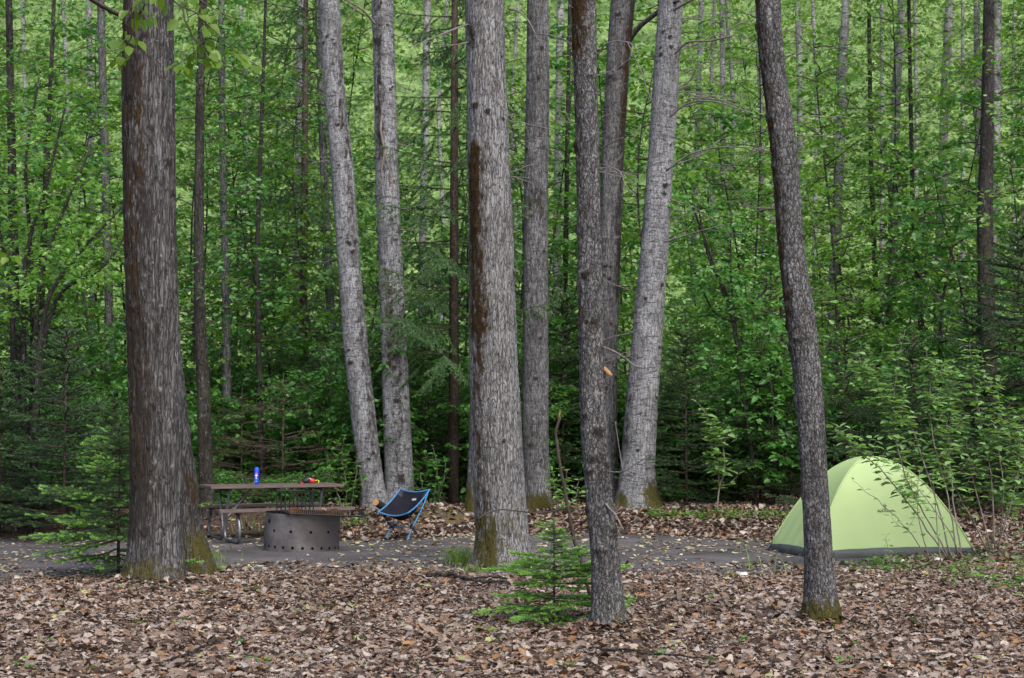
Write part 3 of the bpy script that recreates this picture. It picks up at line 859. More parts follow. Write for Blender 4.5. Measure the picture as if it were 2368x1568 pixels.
protos = {
    'b1': make_bush(201, 3.4, 7, 1.3, .108, 'leaf_under'),
    'b2': make_bush(202, 2.6, 8, 1.2, .12, 'leaf_under'),
    'b3': make_bush(203, 4.4, 6, 1.5, .108, 'leaf_under', 8),
    't1': make_young_tree(211, 9.5, 1.9, .125, 'leaf_under', 4.6),
    't2': make_young_tree(212, 8.0, 1.7, .115, 'leaf_tree', 4.6),
    't3': make_young_tree(213, 12.0, 2.0, .12, 'leaf_tree', 4.2),
    't4': make_young_tree(214, 7.0, 1.8, .135, 'leaf_under', 4.8),
}
used = set()
def plant(key, px, Y, sc, label, cat, group, rz):
    p = protos[key]
    o = p if key not in used else copy_tree(p)
    used.add(key)
    x = at(px, 900, Y).x
    o.location = (x, Y, float(gz(x, Y)) - .03)
    o.rotation_euler = (0, 0, rz); o.scale = (sc, sc, sc)
    tag(o, label, cat, group)
    return o
g = np.random.default_rng(99)
zones = [
    (-430, 300, 'behind the dark spruces at the left', 18, 20),
    (400, 760, 'behind the picnic table', 11, 12),
    (780, 1120, 'behind the blue camp chair', 9, 9),
    (1120, 1480, 'behind the broad centre trunk', 9, 10),
    (1500, 1850, 'right of the stout pale trunk', 6, 11),
    (1850, 2780, 'behind the green tent', 13, 26)]
for x0, x1, where, nb, ntr in zones:
    for k in range(nb):
        px = x0 + (x1 - x0) * (k + g.random()) / nb
        plant(['b1', 'b2', 'b3'][int(g.integers(3))], px, 25.8 + 6.5 * g.random(), g.uniform(.75, 1.15), 'leafy green bush in the thicket ' + where, 'bush', 'bushes in the thicket ' + where, g.uniform(0, 6.28))
    for k in range(ntr):
        px = x0 + (x1 - x0) * (k + g.random()) / ntr
        Yk = 27.5 + 13 * g.random()
        keys = ['t2', 't3', 't2', 't4'] if x0 > 1400 else ['t1', 't4', 't2', 't3']
        plant(keys[int(g.integers(4))], px, Yk, g.uniform(.8, 1.2), 'slender young tree with leafy crown in the wood ' + where, 'young tree', 'young trees in the wood ' + where, g.uniform(0, 6.28))

for k, (px, Yk, sc) in enumerate([(430, 24.0, .42), (520, 24.3, .5), (590, 24.6, .4), (650, 24.2, .46), (720, 24.6, .45), (20, 24.2, .5), (140, 24.6, .5), (230, 24.0, .42), (-60, 24.3, .5)]):
    plant(['b1', 'b2'][k % 2], px, Yk + .5, sc * (.62 if px > 400 else .9), 'low leafy bush at the edge of the dirt clearing ' + ('behind the picnic table' if px > 400 else 'left of the thick left trunk'), 'bush', 'low bushes ' + ('behind the picnic table' if px > 400 else 'left of the thick left trunk'), k * 1.3)
# ---- the far wood, one mass
def far_wood():
    g = np.random.default_rng(5)
    nc = 1950
    c = np.stack([g.uniform(-46, 46, nc), g.uniform(47, 76, nc), g.uniform(0, 1, nc) ** .8 * 27], 1)
    per = 90
    P = np.repeat(c, per, 0) + g.normal(0, 1, (nc * per, 3)) * np.array([1.2, 1.2, .6]) * np.repeat(g.uniform(.5, 1.3, nc), per)[:, None]
    P[:, 2] += gz(P[:, 0], P[:, 1])
    D = unit(g.normal(0, 1, P.shape) * np.array([1, 1, .5]) - np.array([0, 0, .2]))
    N = unit(np.array([0, 0, 1.0]) + g.normal(0, .5, P.shape))
    L = g.uniform(.12, .26, len(P))
    V, F = leaves(P, D, N, L, L * .7, simple=True)
    return V, F
V, F = far_wood()
tag(link('far_forest', mesh_data('far_forest', V, F, M['leaf_far'], False)), 'pale green leafy mass of the far wood', 'forest', kind='stuff')

# ------------------------------------------------------------------ spruces
def spruce_parts(seed, h, rad, whorl=.22, nb=6, dens=420, nl=.018, nw=.0022, droop=.1, tip_up=.15, z0=.08, tw=.07, tip=.05, hang=0.0, dead=0.0, sparse=1.0, fp=.75, lr=(.7, 1.15), cut=9.0, jz=.3, prof=None, shoots=.85):
    g = np.random.default_rng(seed)
    A, B, BR = [], [], []
    zz = z0 * h
    while zz < h * .97:
        f = 1 - zz / h
        for k in range(nb):
            if g.random() > sparse: continue
            az = k * 2 * math.pi / nb + g.uniform(0, 1.2)
            L = rad * (f ** fp) * min(1.0, f * cut + .12) * g.uniform(*lr) + .03 * h * f + .03
            if prof: L = prof(zz) * g.uniform(*lr)
            d = np.array([math.cos(az), math.sin(az), .25 - droop * 3 * (f)])
            P = [np.array([0, 0, zz + g.uniform(-jz, jz) * whorl])]
            m = 6
            for q in range(m):
                dd = unit(d + np.array([0, 0, tip_up * (q / m) * 2]) + g.normal(0, .06, 3))
                P.append(P[-1] + dd * L / m)
            P = np.array(P); BR.append(P)
            A.append(P[:-1]); B.append(P[1:])
            nt_ = max(2, int(L / tw))
            for q in range(nt_):
                t = (.15 + .83 * (q + g.random() * .5) / nt_)
                i = min(m - 1, int(t * m)); p = P[i] + (P[i + 1] - P[i]) * (t * m - i)
                sd_ = 1 if q % 2 else -1
                fw = unit(P[i + 1] - P[i]); sv = unit(np.cross(fw, (0, 0, 1.0))) * sd_
                l2 = L * .42 * (1.05 - t) * g.uniform(.7, 1.2) + .03
                d2 = unit(fw * .75 + sv * .8 + np.array([0, 0, g.uniform(-.2, .1) - hang]))
                e = p + d2 * l2
                A.append(p[None]); B.append(e[None])
                if l2 > .16:
                    for w in range(int(l2 / .09)):
                        s = g.uniform(.25, .9); p3 = p + (e - p) * s
                        d3 = unit(d2 + sv * g.choice([-.8, .8]) * .9 + fw * .4 + np.array([0, 0, -hang * .7]))
                        A.append(p3[None]); B.append((p3 + d3 * l2 * .4 * (1.1 - s))[None])
        zz += whorl * (.55 + .6 * f)
    top = np.array([[0, 0, h * .86]]); A.append(top); B.append(np.array([[0, 0, h]]))
    A, B = np.vstack(A), np.vstack(B)
    def needles(A, B, dens, nl, nw):
        ln = np.linalg.norm(B - A, axis=1)
        cnt = np.maximum(3, (ln * dens).astype(int))
        idx = np.repeat(np.arange(len(A)), cnt)
        t = g.random(len(idx))[:, None]
        d = unit(B - A)[idx]
        p = A[idx] + (B - A)[idx] * t
        rv = g.normal(0, 1, p.shape); rv = unit(rv - d * (rv * d).sum(1, keepdims=True))
        nd_ = unit(d * .8 + rv * .75)
        s = unit(np.cross(nd_, g.normal(0, 1, p.shape))) * nw * .5
        l = (nl * g.uniform(.7, 1.15, len(p)))[:, None]
        V = np.stack([p - s, p + s, p + nd_ * l + s * .3, p + nd_ * l - s * .3], 1).reshape(-1, 3)
        F = (np.arange(len(p)) * 4)[:, None] + np.array([[0, 1, 2, 3]])
        return V, F
    Vn, Fn = needles(A, B, dens, nl, nw)
    ln = np.linalg.norm(B - A, axis=1)
    ok = ln > .03
    d = unit(B - A)[ok]
    # this year's shoots at the twig ends
    pick = g.random(ok.sum()) < shoots
    e = B[ok][pick]; dd = unit(d[pick] + np.array([0, 0, .1]))
    Vt, Ft = needles(e, e + dd * (tip * g.uniform(.6, 1.3, (len(e), 1))), dens * 2.6, nl * .95, nw * 1.7)
    Vb, Fb = join([tube(P, np.linspace(min(.014, .003 + .003 * h), .0015, len(P)), 4) for P in BR] + [sticks(A[ok], B[ok], .0022, 0)])
    Vs, Fs = tube(np.array([[0, 0, -.1], [0, 0, h * .5], [0, 0, h]]), [.0055 * h + .010, .0035 * h + .006, .004], 8)
    return (Vs, Fs), (Vb, Fb), (Vn, Fn), (Vt, Ft)

def make_spruce(label, group, mat='needle', newg=True, name='spruce_tree', cat='spruce tree', **kw):
    s, b, n, t = spruce_parts(**kw)
    root = empty(name, (0, 0, 0))
    tag(root, label, cat, group)
    link('trunk', mesh_data('trunk', *s, M['bark_spruce']), root)
    link('branches', mesh_data('branches', *b, M['bark_spruce']), root)
    link('needles', mesh_data('needles', *n, M[mat], False), root)
    if newg: link('new_shoots', mesh_data('new_shoots', *t, M['needle_new' if mat in ('needle', 'needle_light') else 'needle'], False), root)
    return root
def put(o, px, py=None, Y=None, rz=0.0, sc=1.0):
    if Y is None: p = gpx(px, py)
    else:
        x = at(px, 900, Y).x; p = Vector((x, Y, float(gz(x, Y))))
    o.location = p; o.rotation_euler = (0, 0, rz); o.scale = (sc,) * 3
    return o
sp = make_spruce('small bright spruce with fresh tips at the foot of the slim front trunk', None, seed=401, h=.94, rad=.92, whorl=.095, nb=7, dens=1300, nl=.016, nw=.0036, droop=.12, tip_up=.0, tw=.04, tip=.08, lr=(.55, 1.3), jz=.6, sparse=.8, mat='needle_light', prof=lambda z: .60 * math.sqrt(max(.02, 1 - ((z - .28) / .40) ** 2)))
put(sp, 1280, Y=12.5, rz=1.4, sc=.84)
sp = make_spruce('young spruce with light green tips left of the thick left trunk', None, seed=402, h=1.62, rad=1.15, whorl=.18, nb=7, dens=750, nl=.019, nw=.0044, droop=.15, tip_up=.05, tw=.06, tip=.07, fp=.6, lr=(.4, 1.25), jz=.8, shoots=.42)
put(sp, 279, Y=16.4, rz=1.1)
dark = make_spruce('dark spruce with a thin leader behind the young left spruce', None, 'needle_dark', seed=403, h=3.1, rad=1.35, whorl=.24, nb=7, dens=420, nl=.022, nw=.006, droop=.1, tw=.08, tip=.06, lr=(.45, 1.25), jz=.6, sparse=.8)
put(dark, 152, Y=21.3, rz=.3)
def again(src, label, px, Y, rz, sc):
    o = copy_tree(src); o['label'] = label
    return put(o, px, Y=Y, rz=rz, sc=sc)
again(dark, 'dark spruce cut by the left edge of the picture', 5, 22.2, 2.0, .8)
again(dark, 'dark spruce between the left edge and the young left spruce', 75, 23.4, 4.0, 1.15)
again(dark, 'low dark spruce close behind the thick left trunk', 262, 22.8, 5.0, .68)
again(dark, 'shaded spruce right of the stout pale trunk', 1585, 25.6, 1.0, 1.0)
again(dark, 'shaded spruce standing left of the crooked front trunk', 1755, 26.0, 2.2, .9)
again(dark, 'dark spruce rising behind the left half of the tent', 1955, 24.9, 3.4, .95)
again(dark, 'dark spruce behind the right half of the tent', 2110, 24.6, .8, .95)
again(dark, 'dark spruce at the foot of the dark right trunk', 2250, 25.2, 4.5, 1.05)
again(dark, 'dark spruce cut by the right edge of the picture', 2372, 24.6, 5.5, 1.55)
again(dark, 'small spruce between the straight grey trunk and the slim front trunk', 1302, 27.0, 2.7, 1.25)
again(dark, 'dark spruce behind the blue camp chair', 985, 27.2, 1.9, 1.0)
again(dark, 'dark spruce behind the gap between the leaning pale trunk and the table', 740, 28.0, .2, .9)
dead = make_spruce('spruce with browned lower branches behind the picnic table', None, 'needle_dead', False, seed=404, h=2.2, rad=1.6, whorl=.24, nb=6, dens=110, nl=.018, nw=.003, droop=.06, tip_up=.02, tw=.09, sparse=.8)
put(dead, 655, Y=25.2, rz=.5)
again(dead, 'browned spruce behind the left end of the picnic table', 560, 25.9, 2.5, .9)
tall = make_spruce('tall spruce with drooping boughs and brown trunk left of the centre trunk', None, 'needle', False, seed=405, h=15.0, rad=2.0, whorl=.45, nb=6, dens=200, nl=.04, nw=.010, droop=.11, tip_up=.06, z0=.17, tw=.12, hang=.8, sparse=.7)
put(tall, 1049, Y=25.6, rz=.9)
again(tall, 'tall drooping spruce left of the leaning pale trunk', 700, 30.5, 2.6, 1.05)
again(tall, 'tall spruce behind the left bushes', -60, 31.0, 4.0, .9)
again(tall, 'tall spruce at the right edge behind the dark trunk', 2440, 33.0, 5.2, .95)

# ------------------------------------------------------------------ shrubs with paired leaves by the tent
def pair_shrub(label, group, stems, seed, leaf=.125, node=.085, mat='leaf_shrub', stem_mat='stem_pale', w=4.0, name='leafy_shrub', side=3.0, bare=.24, cat='shrub'):
    g = np.random.default_rng(seed)
    root_p = Vector(at(*stems[0][0])); root_p.z = float(gz(root_p.x, root_p.y))
    root = empty(name, root_p); tag(root, label, cat, group)
    base = np.array(root_p)
    LP, LD, LN, LL = [], [], [], []
    def nodes(S, t0, ph):
        d = np.linalg.norm(np.diff(S, axis=0), axis=1); c = np.hstack([0, np.cumsum(d)])
        n = max(2, int(c[-1] * (1 - t0) / node))
        for k in range(n + 1):
            s = c[-1] * (t0 + (1 - t0) * k / n)
            p = np.array([np.interp(s, c, S[:, q]) for q in range(3)])
            ax = ph + (k % 2) * 1.57 + g.normal(0, .25)
            sz = leaf * g.uniform(.7, 1.15) * (1.0 if k < n - 1 else .75)
            for sg in (1, -1):
                dr = np.array([math.cos(ax) * sg, math.sin(ax) * sg, g.uniform(-.25, .25) + (.5 if k == n else 0)])
                LP.append(p + unit(dr) * .012); LD.append(dr); LL.append(sz)
                LN.append(np.array([0, 0, 1.0]) + g.normal(0, .22, 3))
    for pts in stems:
        P = smooth_line([at(*q) for q in pts], 20)
        P = P + g.normal(0, .006, P.shape)
        r = np.linspace(w, w * .3, len(P)) * .5 * scale_at(pts[0][1], pts[0][2])
        parts = [tube(P, r, 6)]
        nodes(P, bare, g.uniform(0, 3))
        L = np.linalg.norm(P[-1] - P[0])
        for k in range(int(side * L / .3)):
            t = g.uniform(max(.12, bare - .03), .92); i = int(t * (len(P) - 1))
            az = g.uniform(0, 6.28); d = np.array([math.cos(az), math.sin(az) * .7, g.uniform(.2, .9)]); d /= np.linalg.norm(d)
            l2 = g.uniform(.12, .38) * (1.15 - .5 * t)
            Q = np.array([P[i], P[i] + d * l2 * .5, P[i] + unit(d + np.array([0, 0, .3])) * l2])
            parts.append(tube(Q, np.linspace(r[i] * .5, .0012, 3), 4)); nodes(Q, .3, g.uniform(0, 3))
        V, F = join(parts)
        link('stem', mesh_data('stem', V - base, F, M[stem_mat]), root)
    V, F = leaves(np.array(LP), np.array(LD), unit(np.array(LN)), np.array(LL), np.array(LL) * .62, .22, .16)
    link('foliage', mesh_data('foliage', V - base, F, M[mat], False), root)
    return root

pair_shrub('leafy shrub arching over the right end of the tent', None, [
    [(2195, 1290, 17.4), (2150, 1210, 17.3), (2105, 1130, 17.2), (2070, 1010, 17.1), (2068, 900, 17.1), (2092, 760, 17.1)],
    [(2200, 1290, 17.4), (2165, 1160, 17.3), (2115, 1010, 17.3), (2060, 920, 17.2), (2000, 880, 17.2), (1985, 820, 17.2)],
    [(2215, 1288, 17.5), (2190, 1150, 17.5), (2155, 1000, 17.5), (2150, 880, 17.5), (2140, 810, 17.5)],
    [(2190, 1290, 17.4), (2115, 1185, 17.2), (2035, 1085, 17.0), (1975, 1040, 17.0), (1930, 990, 17.0)],
    [(2222, 1288, 17.5), (2200, 1130, 17.6), (2190, 980, 17.7), (2200, 880, 17.7), (2180, 840, 17.7)]], 501, bare=.34)
pair_shrub('tall leafy shrub at the right, rising over the dark trunk base', None, [
    [(2300, 1270, 18.0), (2290, 1100, 18.0), (2262, 950, 18.0), (2248, 860, 18.0), (2240, 790, 18.0)],
    [(2310, 1270, 18.0), (2320, 1120, 18.0), (2300, 1000, 18.0), (2295, 920, 18.0), (2290, 880, 18.0)],
    [(2290, 1270, 18.0), (2250, 1110, 18.1), (2220, 960, 18.2), (2190, 900, 18.2), (2165, 850, 18.2)],
    [(2305, 1270, 18.0), (2345, 1130, 17.9), (2360, 1010, 17.9), (2372, 950, 17.9)],
    [(2280, 1272, 18.0), (2225, 1160, 17.9), (2170, 1080, 17.8), (2120, 1060, 17.8), (2080, 1035, 17.8)]], 502, bare=.28)
pair_shrub('leafy shrub cut by the right edge of the picture', None, [
    [(2390, 1265, 18.4), (2370, 1130, 18.4), (2340, 1040, 18.4), (2325, 980, 18.4)],
    [(2395, 1265, 18.4), (2400, 1120, 18.4), (2410, 1000, 18.4)],
    [(2380, 1265, 18.4), (2330, 1180, 18.2), (2290, 1140, 18.2), (2255, 1120, 18.2)]], 503, bare=.2)
pair_shrub('thin shrub stems with few leaves crossing in front of the tent', None, [
    [(2150, 1296, 16.9), (2085, 1210, 16.9), (2020, 1150, 16.9), (1970, 1110, 16.9)],
    [(2148, 1296, 16.9), (2125, 1200, 16.8), (2120, 1140, 16.8), (2128, 1085, 16.8)],
    [(2230, 1296, 16.9), (2185, 1215, 16.8), (2120, 1130, 16.8), (2075, 1080, 16.8)],
    [(2175, 1300, 16.8), (2165, 1210, 16.8), (2160, 1140, 16.8), (2155, 1090, 16.8)]], 504, leaf=.095, node=.16, w=3.0, side=.7, bare=.3)
pair_shrub('low green seedling in front of the tent panel', None, [[(2058, 1312, 16.6), (2056, 1280, 16.6), (2050, 1255, 16.6), (2046, 1240, 16.6)]], 505, leaf=.075, node=.07, w=2.2, side=0, bare=.3, cat='seedling')
pair_shrub('bright leafy sapling at the clearing edge right of the stout pale trunk', None, [
    [(1658, 1190, 24.2), (1662, 1110, 24.2), (1655, 1040, 24.2), (1640, 975, 24.2), (1612, 930, 24.2)],
    [(1662, 1130, 24.2), (1675, 1080, 24.1), (1672, 1030, 24.1), (1690, 1000, 24.1)]], 506, leaf=.17, node=.11, w=4.0, side=2.2, bare=.22)
pair_shrub('broad leaved shrub at the foot of the straight grey trunk', None, [
    [(1300, 1190, 24.4), (1305, 1140, 24.4), (1310, 1090, 24.4)], [(1305, 1190, 24.4), (1330, 1150, 24.3), (1338, 1110, 24.3)],
    [(1298, 1190, 24.4), (1286, 1150, 24.3), (1280, 1115, 24.3)]], 507, leaf=.15, node=.11, w=3.0, side=2.0, bare=.15)
pair_shrub('bluish green shrub beside the leaning pale trunk behind the table', None, [
    [(800, 1190, 24.2), (800, 1120, 24.2), (790, 1060, 24.2), (796, 1010, 24.2)], [(806, 1190, 24.2), (822, 1110, 24.1), (826, 1060, 24.1)],
    [(798, 1190, 24.2), (772, 1120, 24.2), (758, 1090, 24.2)]], 508, leaf=.13, node=.11, mat='leaf_cover', w=3.0, side=2.2, bare=.2)
pair_shrub('green shrub right of the blue camp chair', None, [
    [(1000, 1195, 24.8), (1005, 1140, 24.8), (1010, 1080, 24.8), (1000, 1030, 24.8)], [(1004, 1195, 24.8), (1022, 1130, 24.8), (1030, 1070, 24.8)],
    [(998, 1195, 24.8), (980, 1140, 24.8), (972, 1100, 24.8)]], 509, leaf=.13, node=.12, mat='leaf_under', w=3.0, side=2.2, bare=.15)

# forked dark alder right of the stout pale trunk
al = empty('alder_tree', gpx(1745, 1186)); tag(al, 'dark forked alder leaning left in front of the right wood', 'tree')
alY = 25.6
alines = [([(1750, 1190), (1738, 1050), (1715, 900), (1694, 745), (1660, 640), (1610, 500), (1575, 420)], 10, 4),
          ([(1694, 745), (1685, 690), (1640, 600), (1612, 470)], 9, 4), ([(1694, 745), (1740, 700), (1790, 650), (1815, 615)], 9, 4),
          ([(1715, 900), (1705, 800), (1690, 640), (1690, 480)], 8, 3), ([(1694, 745), (1650, 720), (1610, 640)], 6, 3)]
AB = []
for pts, w0, w1 in alines:
    P = smooth_line([at(a, b, alY) for a, b in pts], 18); AB.append(P)
    V, F = tube(P, np.linspace(w0, w1, len(P)) * .5 * scale_at(800, alY), 8)
    link('trunk' if w0 == 10 else 'branch', mesh_data('branch', V - np.array(al.location), F, M['bark_dark']), al)
A, B = branchy(AB, 77, (.5, 1.2), 9, .15, (-.2, .4), 2, .3)
V, F = twig_leaves(A, B, .07, .085, .03, .38, 1, 78)
link('crown', mesh_data('crown', V - np.array(al.location), F, M['leaf_under'], False), al)
# arching alder clump left of the thick left trunk
ac = empty('alder_tree', gpx(60, 1238)); tag(ac, 'arching many stemmed alder left of the thick left trunk', 'tree')
acY = 22.5
clines = [[(70, 1238), (85, 900), (110, 700), (180, 590), (290, 470)], [(70, 1238), (92, 850), (140, 680), (235, 620), (300, 530)],
          [(70, 1238), (80, 850), (95, 640), (150, 480), (215, 330)], [(60, 1238), (55, 850), (60, 600), (110, 420), (150, 250)], [(55, 1238), (40, 900), (20, 650), (-20, 450)],
          [(65, 1238), (75, 800), (70, 560), (60, 380), (90, 180)]]
AB = []
for k, pts in enumerate(clines):
    P = smooth_line([at(a, b, acY + .25 * k) for a, b in pts], 20); AB.append(P)
    V, F = tube(P, np.linspace(16, 5, len(P)) * .5 * scale_at(800, acY), 8)
    link('stem', mesh_data('stem', V - np.array(ac.location), F, M['bark_dark']), ac)
A, B = branchy(AB, 87, (.5, 1.2), 5, .42, (-.2, .4), 2, .3)
V, F = twig_leaves(A, B, .07, .09, .03, .38, 1, 88)
link('crown', mesh_data('crown', V - np.array(ac.location), F, M['leaf_tree'], False), ac)

# leafy twigs hanging into the top left corner, near the camera
def hanging(label, lines, seed, n_leaf, L):
    g = np.random.default_rng(seed)
    root = empty('leafy_branch', at(*lines[0][0])); tag(root, label, 'branch')
    base = np.array(root.location); parts = []; LP = []; LD = []
    for pts in lines:
        P = smooth_line([at(*q) for q in pts], 18); P += g.normal(0, .003, P.shape)
        parts.append(tube(P, np.linspace(.006, .0018, len(P)), 5))
        for k in range(n_leaf):
            i = int(g.uniform(.1, 1) * (len(P) - 1)); d = unit(P[min(i + 1, len(P) - 1)] - P[i - 1])
            az = g.uniform(0, 6.28); dr = unit(d * .4 + np.array([math.cos(az), math.sin(az), -.45]))
            e = P[i] + dr * .05
            parts.append(tube(np.array([P[i], P[i] + dr * .03, e]), .0012, 3)); LP.append(e); LD.append(dr + np.array([0, 0, -.2]))
    V, F = join(parts); link('twigs', mesh_data('twigs', V - base, F, M['stem']), root)
    LP, LD = np.array(LP), np.array(LD)
    N = unit(np.array([0, -.5, .8]) + g.normal(0, .4, LP.shape)); Ls = L * g.uniform(.7, 1.2, len(LP))
    V, F = leaves(LP, LD, N, Ls, Ls * .72, .18, .12)
    link('leaves', mesh_data('leaves', V - base, F, M['leaf_hang'], False), root)
H = 9.0
hanging('bright leafy twigs hanging across the top of the thick left trunk', [
    [(360, -40, H), (410, 10, H), (450, 28, H), (481, 59, H), (543, 119, H), (600, 160, H)],
    [(390, -40, H + .2), (470, 5, H + .2), (530, 40, H + .1), (560, 45, H)],
    [(420, 14, H), (440, 75, H), (470, 110, H), (520, 160, H)],
    [(340, -40, H - .2), (330, 20, H - .2), (300, 45, H - .1), (250, 90, H)],
    [(300, -40, H - .2), (310, 60, H - .2), (290, 110, H - .1), (262, 140, H)],
    [(480, 60, H), (470, 95, H), (440, 130, H), (410, 150, H)]], 601, 17, .08)
hanging('small yellow green leafy twig at the left edge', [[(-60, 540, H), (-20, 560, H), (15, 575, H), (28, 590, H)], [(-60, 640, H), (-10, 650, H), (40, 662, H)]], 602, 4, .065)

# ------------------------------------------------------------------ fallen leaves
PAL = np.array([(.165, .105, .072), (.29, .24, .205), (.235, .175, .135), (.085, .05, .034), (.25, .135, .062), (.35, .30, .255), (.165, .12, .095), (.045, .028, .02), (.32, .32, .12)])
PW = np.array([.19, .20, .21, .09, .07, .10, .11, .03, .01])
def litter(P, L, seed, curl=1.0, flat=.45, pal=PAL, pw=PW, lift=.03):
    g = np.random.default_rng(seed)
    n = len(P)
    u = np.array([0, .22, .55, .85, 1.0]); wd = np.array([.12, .46, .5, .26, .02])
    az = g.uniform(0, 2 * np.pi, n)
    N = unit(np.stack([g.normal(0, flat, n), g.normal(0, flat, n), np.ones(n)], 1))
    D = np.stack([np.cos(az), np.sin(az), np.zeros(n)], 1); D = unit(D - N * (D * N).sum(1, keepdims=True)); S = np.cross(N, D)
    L = np.broadcast_to(L, (n,)) * (.42 + .95 * g.random(n) ** 1.4); W = L * g.uniform(.55, .85, n)
    cl = g.normal(0, .55, n) * curl; cw = (np.abs(g.normal(.35, .5, n))) * curl * np.where(g.random(n) < .7, 1, -1)
    V = np.empty((n, 15, 3)); C = np.empty((n, 15, 3))
    ci = g.choice(len(pal), n, p=pw / pw.sum()); base = pal[ci] * g.uniform(.68, 1.25, (n, 1))
    for a in range(5):
        for b in range(3):
            s = (b - 1) * wd[a]
            jit = 1 + g.normal(0, .15, n)
            x = (u[a] - .5) * L; y = s * W * 2 * .5 * jit
            z = cl * L * (u[a] - .5) ** 2 * 1.6 + cw * W * (abs(b - 1) * wd[a] * 2) ** 1.5 * .55 + g.normal(0, .012, n) * L * 3
            V[:, a * 3 + b] = P + D * x[:, None] + S * y[:, None] + N * z[:, None]
            C[:, a * 3 + b] = base * (1.12 if b == 1 else .9) * (1 + .18 * (g.random((n, 1)) - .5))
    low = V[:, :, 2].min(1) - P[:, 2]
    V[:, :, 2] += (np.maximum(-low * .75, 0) + g.random(n) ** 2 * lift)[:, None]
    q = []
    for a in range(4):
        for b in range(2): q.append([a * 3 + b, a * 3 + b + 1, a * 3 + b + 4, a * 3 + b + 3])
    F = (np.arange(n) * 15)[:, None, None] + np.array(q)[None]
    return V.reshape(-1, 3), F.reshape(-1, 4), C.reshape(-1, 3)
g = np.random.default_rng(3)
pf = [gpx(px, edge_at(PF, px)) for px in cols]; pb = [gpx(px, edge_at(PB, px)) for px in cols]
fx, fy = [p.x for p in pf], [p.y for p in pf]
bx_, by_ = [p.x for p in pb], [p.y for p in pb]
def field(y0, y1, dens, margin=.6):
    area = (y1 - y0) * (y1 * .66 + 2 * margin)
    n = int(area * dens)
    y = g.uniform(y0, y1, n); x = g.uniform(-1, 1, n) * (y1 * .33 + margin)
    k = np.abs(x) < y * .335 + margin
    return x[k], y[k]
x, y = field(8.2, 18.0, 1600)
lim_ = np.interp(x, fx, fy, right=30)
edge = lim_ - y + g.normal(0, .22, len(x)) + .9 * (fbm(x * 1.3, y * 1.3, 0, 8) - .5)
thin = fbm(x * .9, y * .9, 2.0, 44, 3)
k = ((edge > 0) & (g.random(len(x)) < np.clip(.3 + edge * .7, 0, 1)) | (edge > -1.6) & (g.random(len(x)) < .05)) & (g.random(len(x)) < np.clip((thin - .3) * 5, .15, 1))
x, y = x[k], y[k]
zz_ = gz(x, y)
for r_, rad_ in ((left_big, .30), (slim_front, .15), (right_front, .14), (centre_big, .36)):
    d_ = np.hypot(x - r_.location.x, y - r_.location.y)
    zz_ = zz_ + .07 * np.clip(1 - (d_ - rad_) / .3, 0, 1) ** 1.5 * (d_ > rad_ * .8)
V, F, C = litter(np.stack([x, y, zz_], 1), .080, 21, .6, .18, lift=.016)
x2, y2 = field(8.2, 18.0, 900)
e2 = np.interp(x2, fx, fy, right=30) - y2
k2 = (e2 > 0) | ((e2 > -2.2) & (g.random(len(x2)) < .07))
x2, y2 = x2[k2], y2[k2]
V2_, F2_, C2_ = litter(np.stack([x2, y2, gz(x2, y2) + .01], 1), .034, 24, .6, .25, lift=.02)
n3 = 420
x3, y3 = field(8.2, 17.0, n3 / 75)
a3 = g.uniform(0, 6.28, len(x3)); l3 = g.uniform(.05, .22, len(x3))
A3 = np.stack([x3 - np.cos(a3) * l3, y3 - np.sin(a3) * l3, gz(x3, y3) + .025 + g.random(len(x3)) * .02], 1)
B3 = np.stack([x3 + np.cos(a3) * l3, y3 + np.sin(a3) * l3, gz(x3, y3) + .02 + g.random(len(x3)) * .03], 1)
V3_, F3_ = sticks(A3, B3, g.uniform(.002, .006, len(x3)), .02)
C3_ = np.repeat(np.array([(.13, .115, .105), (.07, .055, .045), (.22, .20, .185)])[g.integers(0, 3, len(x3))], 9, 0)
V, F = join([(V, F), (V2_, F2_), (V3_, F3_)]); C = np.vstack([C, C2_, C3_])
tag(link('leaf_litter', mesh_data('leaf_litter', V, F, M['litter'], True, {'Col': C})), 'dry brown fallen leaves covering the forest floor', 'leaf litter', kind='stuff')
x, y = field(18.0, 29.0, 260, 1.5)
fl_ = np.interp(x, fx, fy, right=99); bk = np.interp(x, bx_, by_, right=15)
k = ((y > bk + g.normal(0, .3, len(x)) - .15) | ((x > fx[-1] - .6) & (y < 20))) & (y > 17.5)
k &= (x > (780 - CX) / FPX * y + g.normal(0, .5, len(x))) | (g.random(len(x)) < .12)
x, y = x[k], y[k]
V, F, C = litter(np.stack([x, y, gz(x, y)], 1), .095, 22, .9, .25)
tag(link('leaf_litter', mesh_data('leaf_litter', V, F, M['litter'], True, {'Col': C})), 'band of dry fallen leaves along the back of the clearing', 'leaf litter', kind='stuff')
# pale leaf scraps trodden on the path
x, y = field(15.5, 24.0, 55, 1.0)
k = (y > np.interp(x, fx, fy) - .1) & (y < np.interp(x, bx_, by_) + .2) & (x < fx[-1]) & (g.random(len(x)) < sstep(.3, .62, fbm(x * .8, y * .8, 5, 31)))
x, y = x[k], y[k]
PAL2 = np.array([(.42, .38, .22), (.36, .30, .2), (.30, .2, .13), (.48, .46, .32), (.15, .10, .07), (.28, .33, .12)])
V, F, C = litter(np.stack([x, y, gz(x, y) + .008], 1), .075, 23, .35, .12, PAL2, np.array([.28, .2, .16, .14, .14, .08]), .004)
tag(link('leaf_scraps', mesh_data('leaf_scraps', V, F, M['litter'], True, {'Col': C})), 'pale yellow leaf scraps scattered over the dirt clearing', 'leaf litter', kind='stuff')

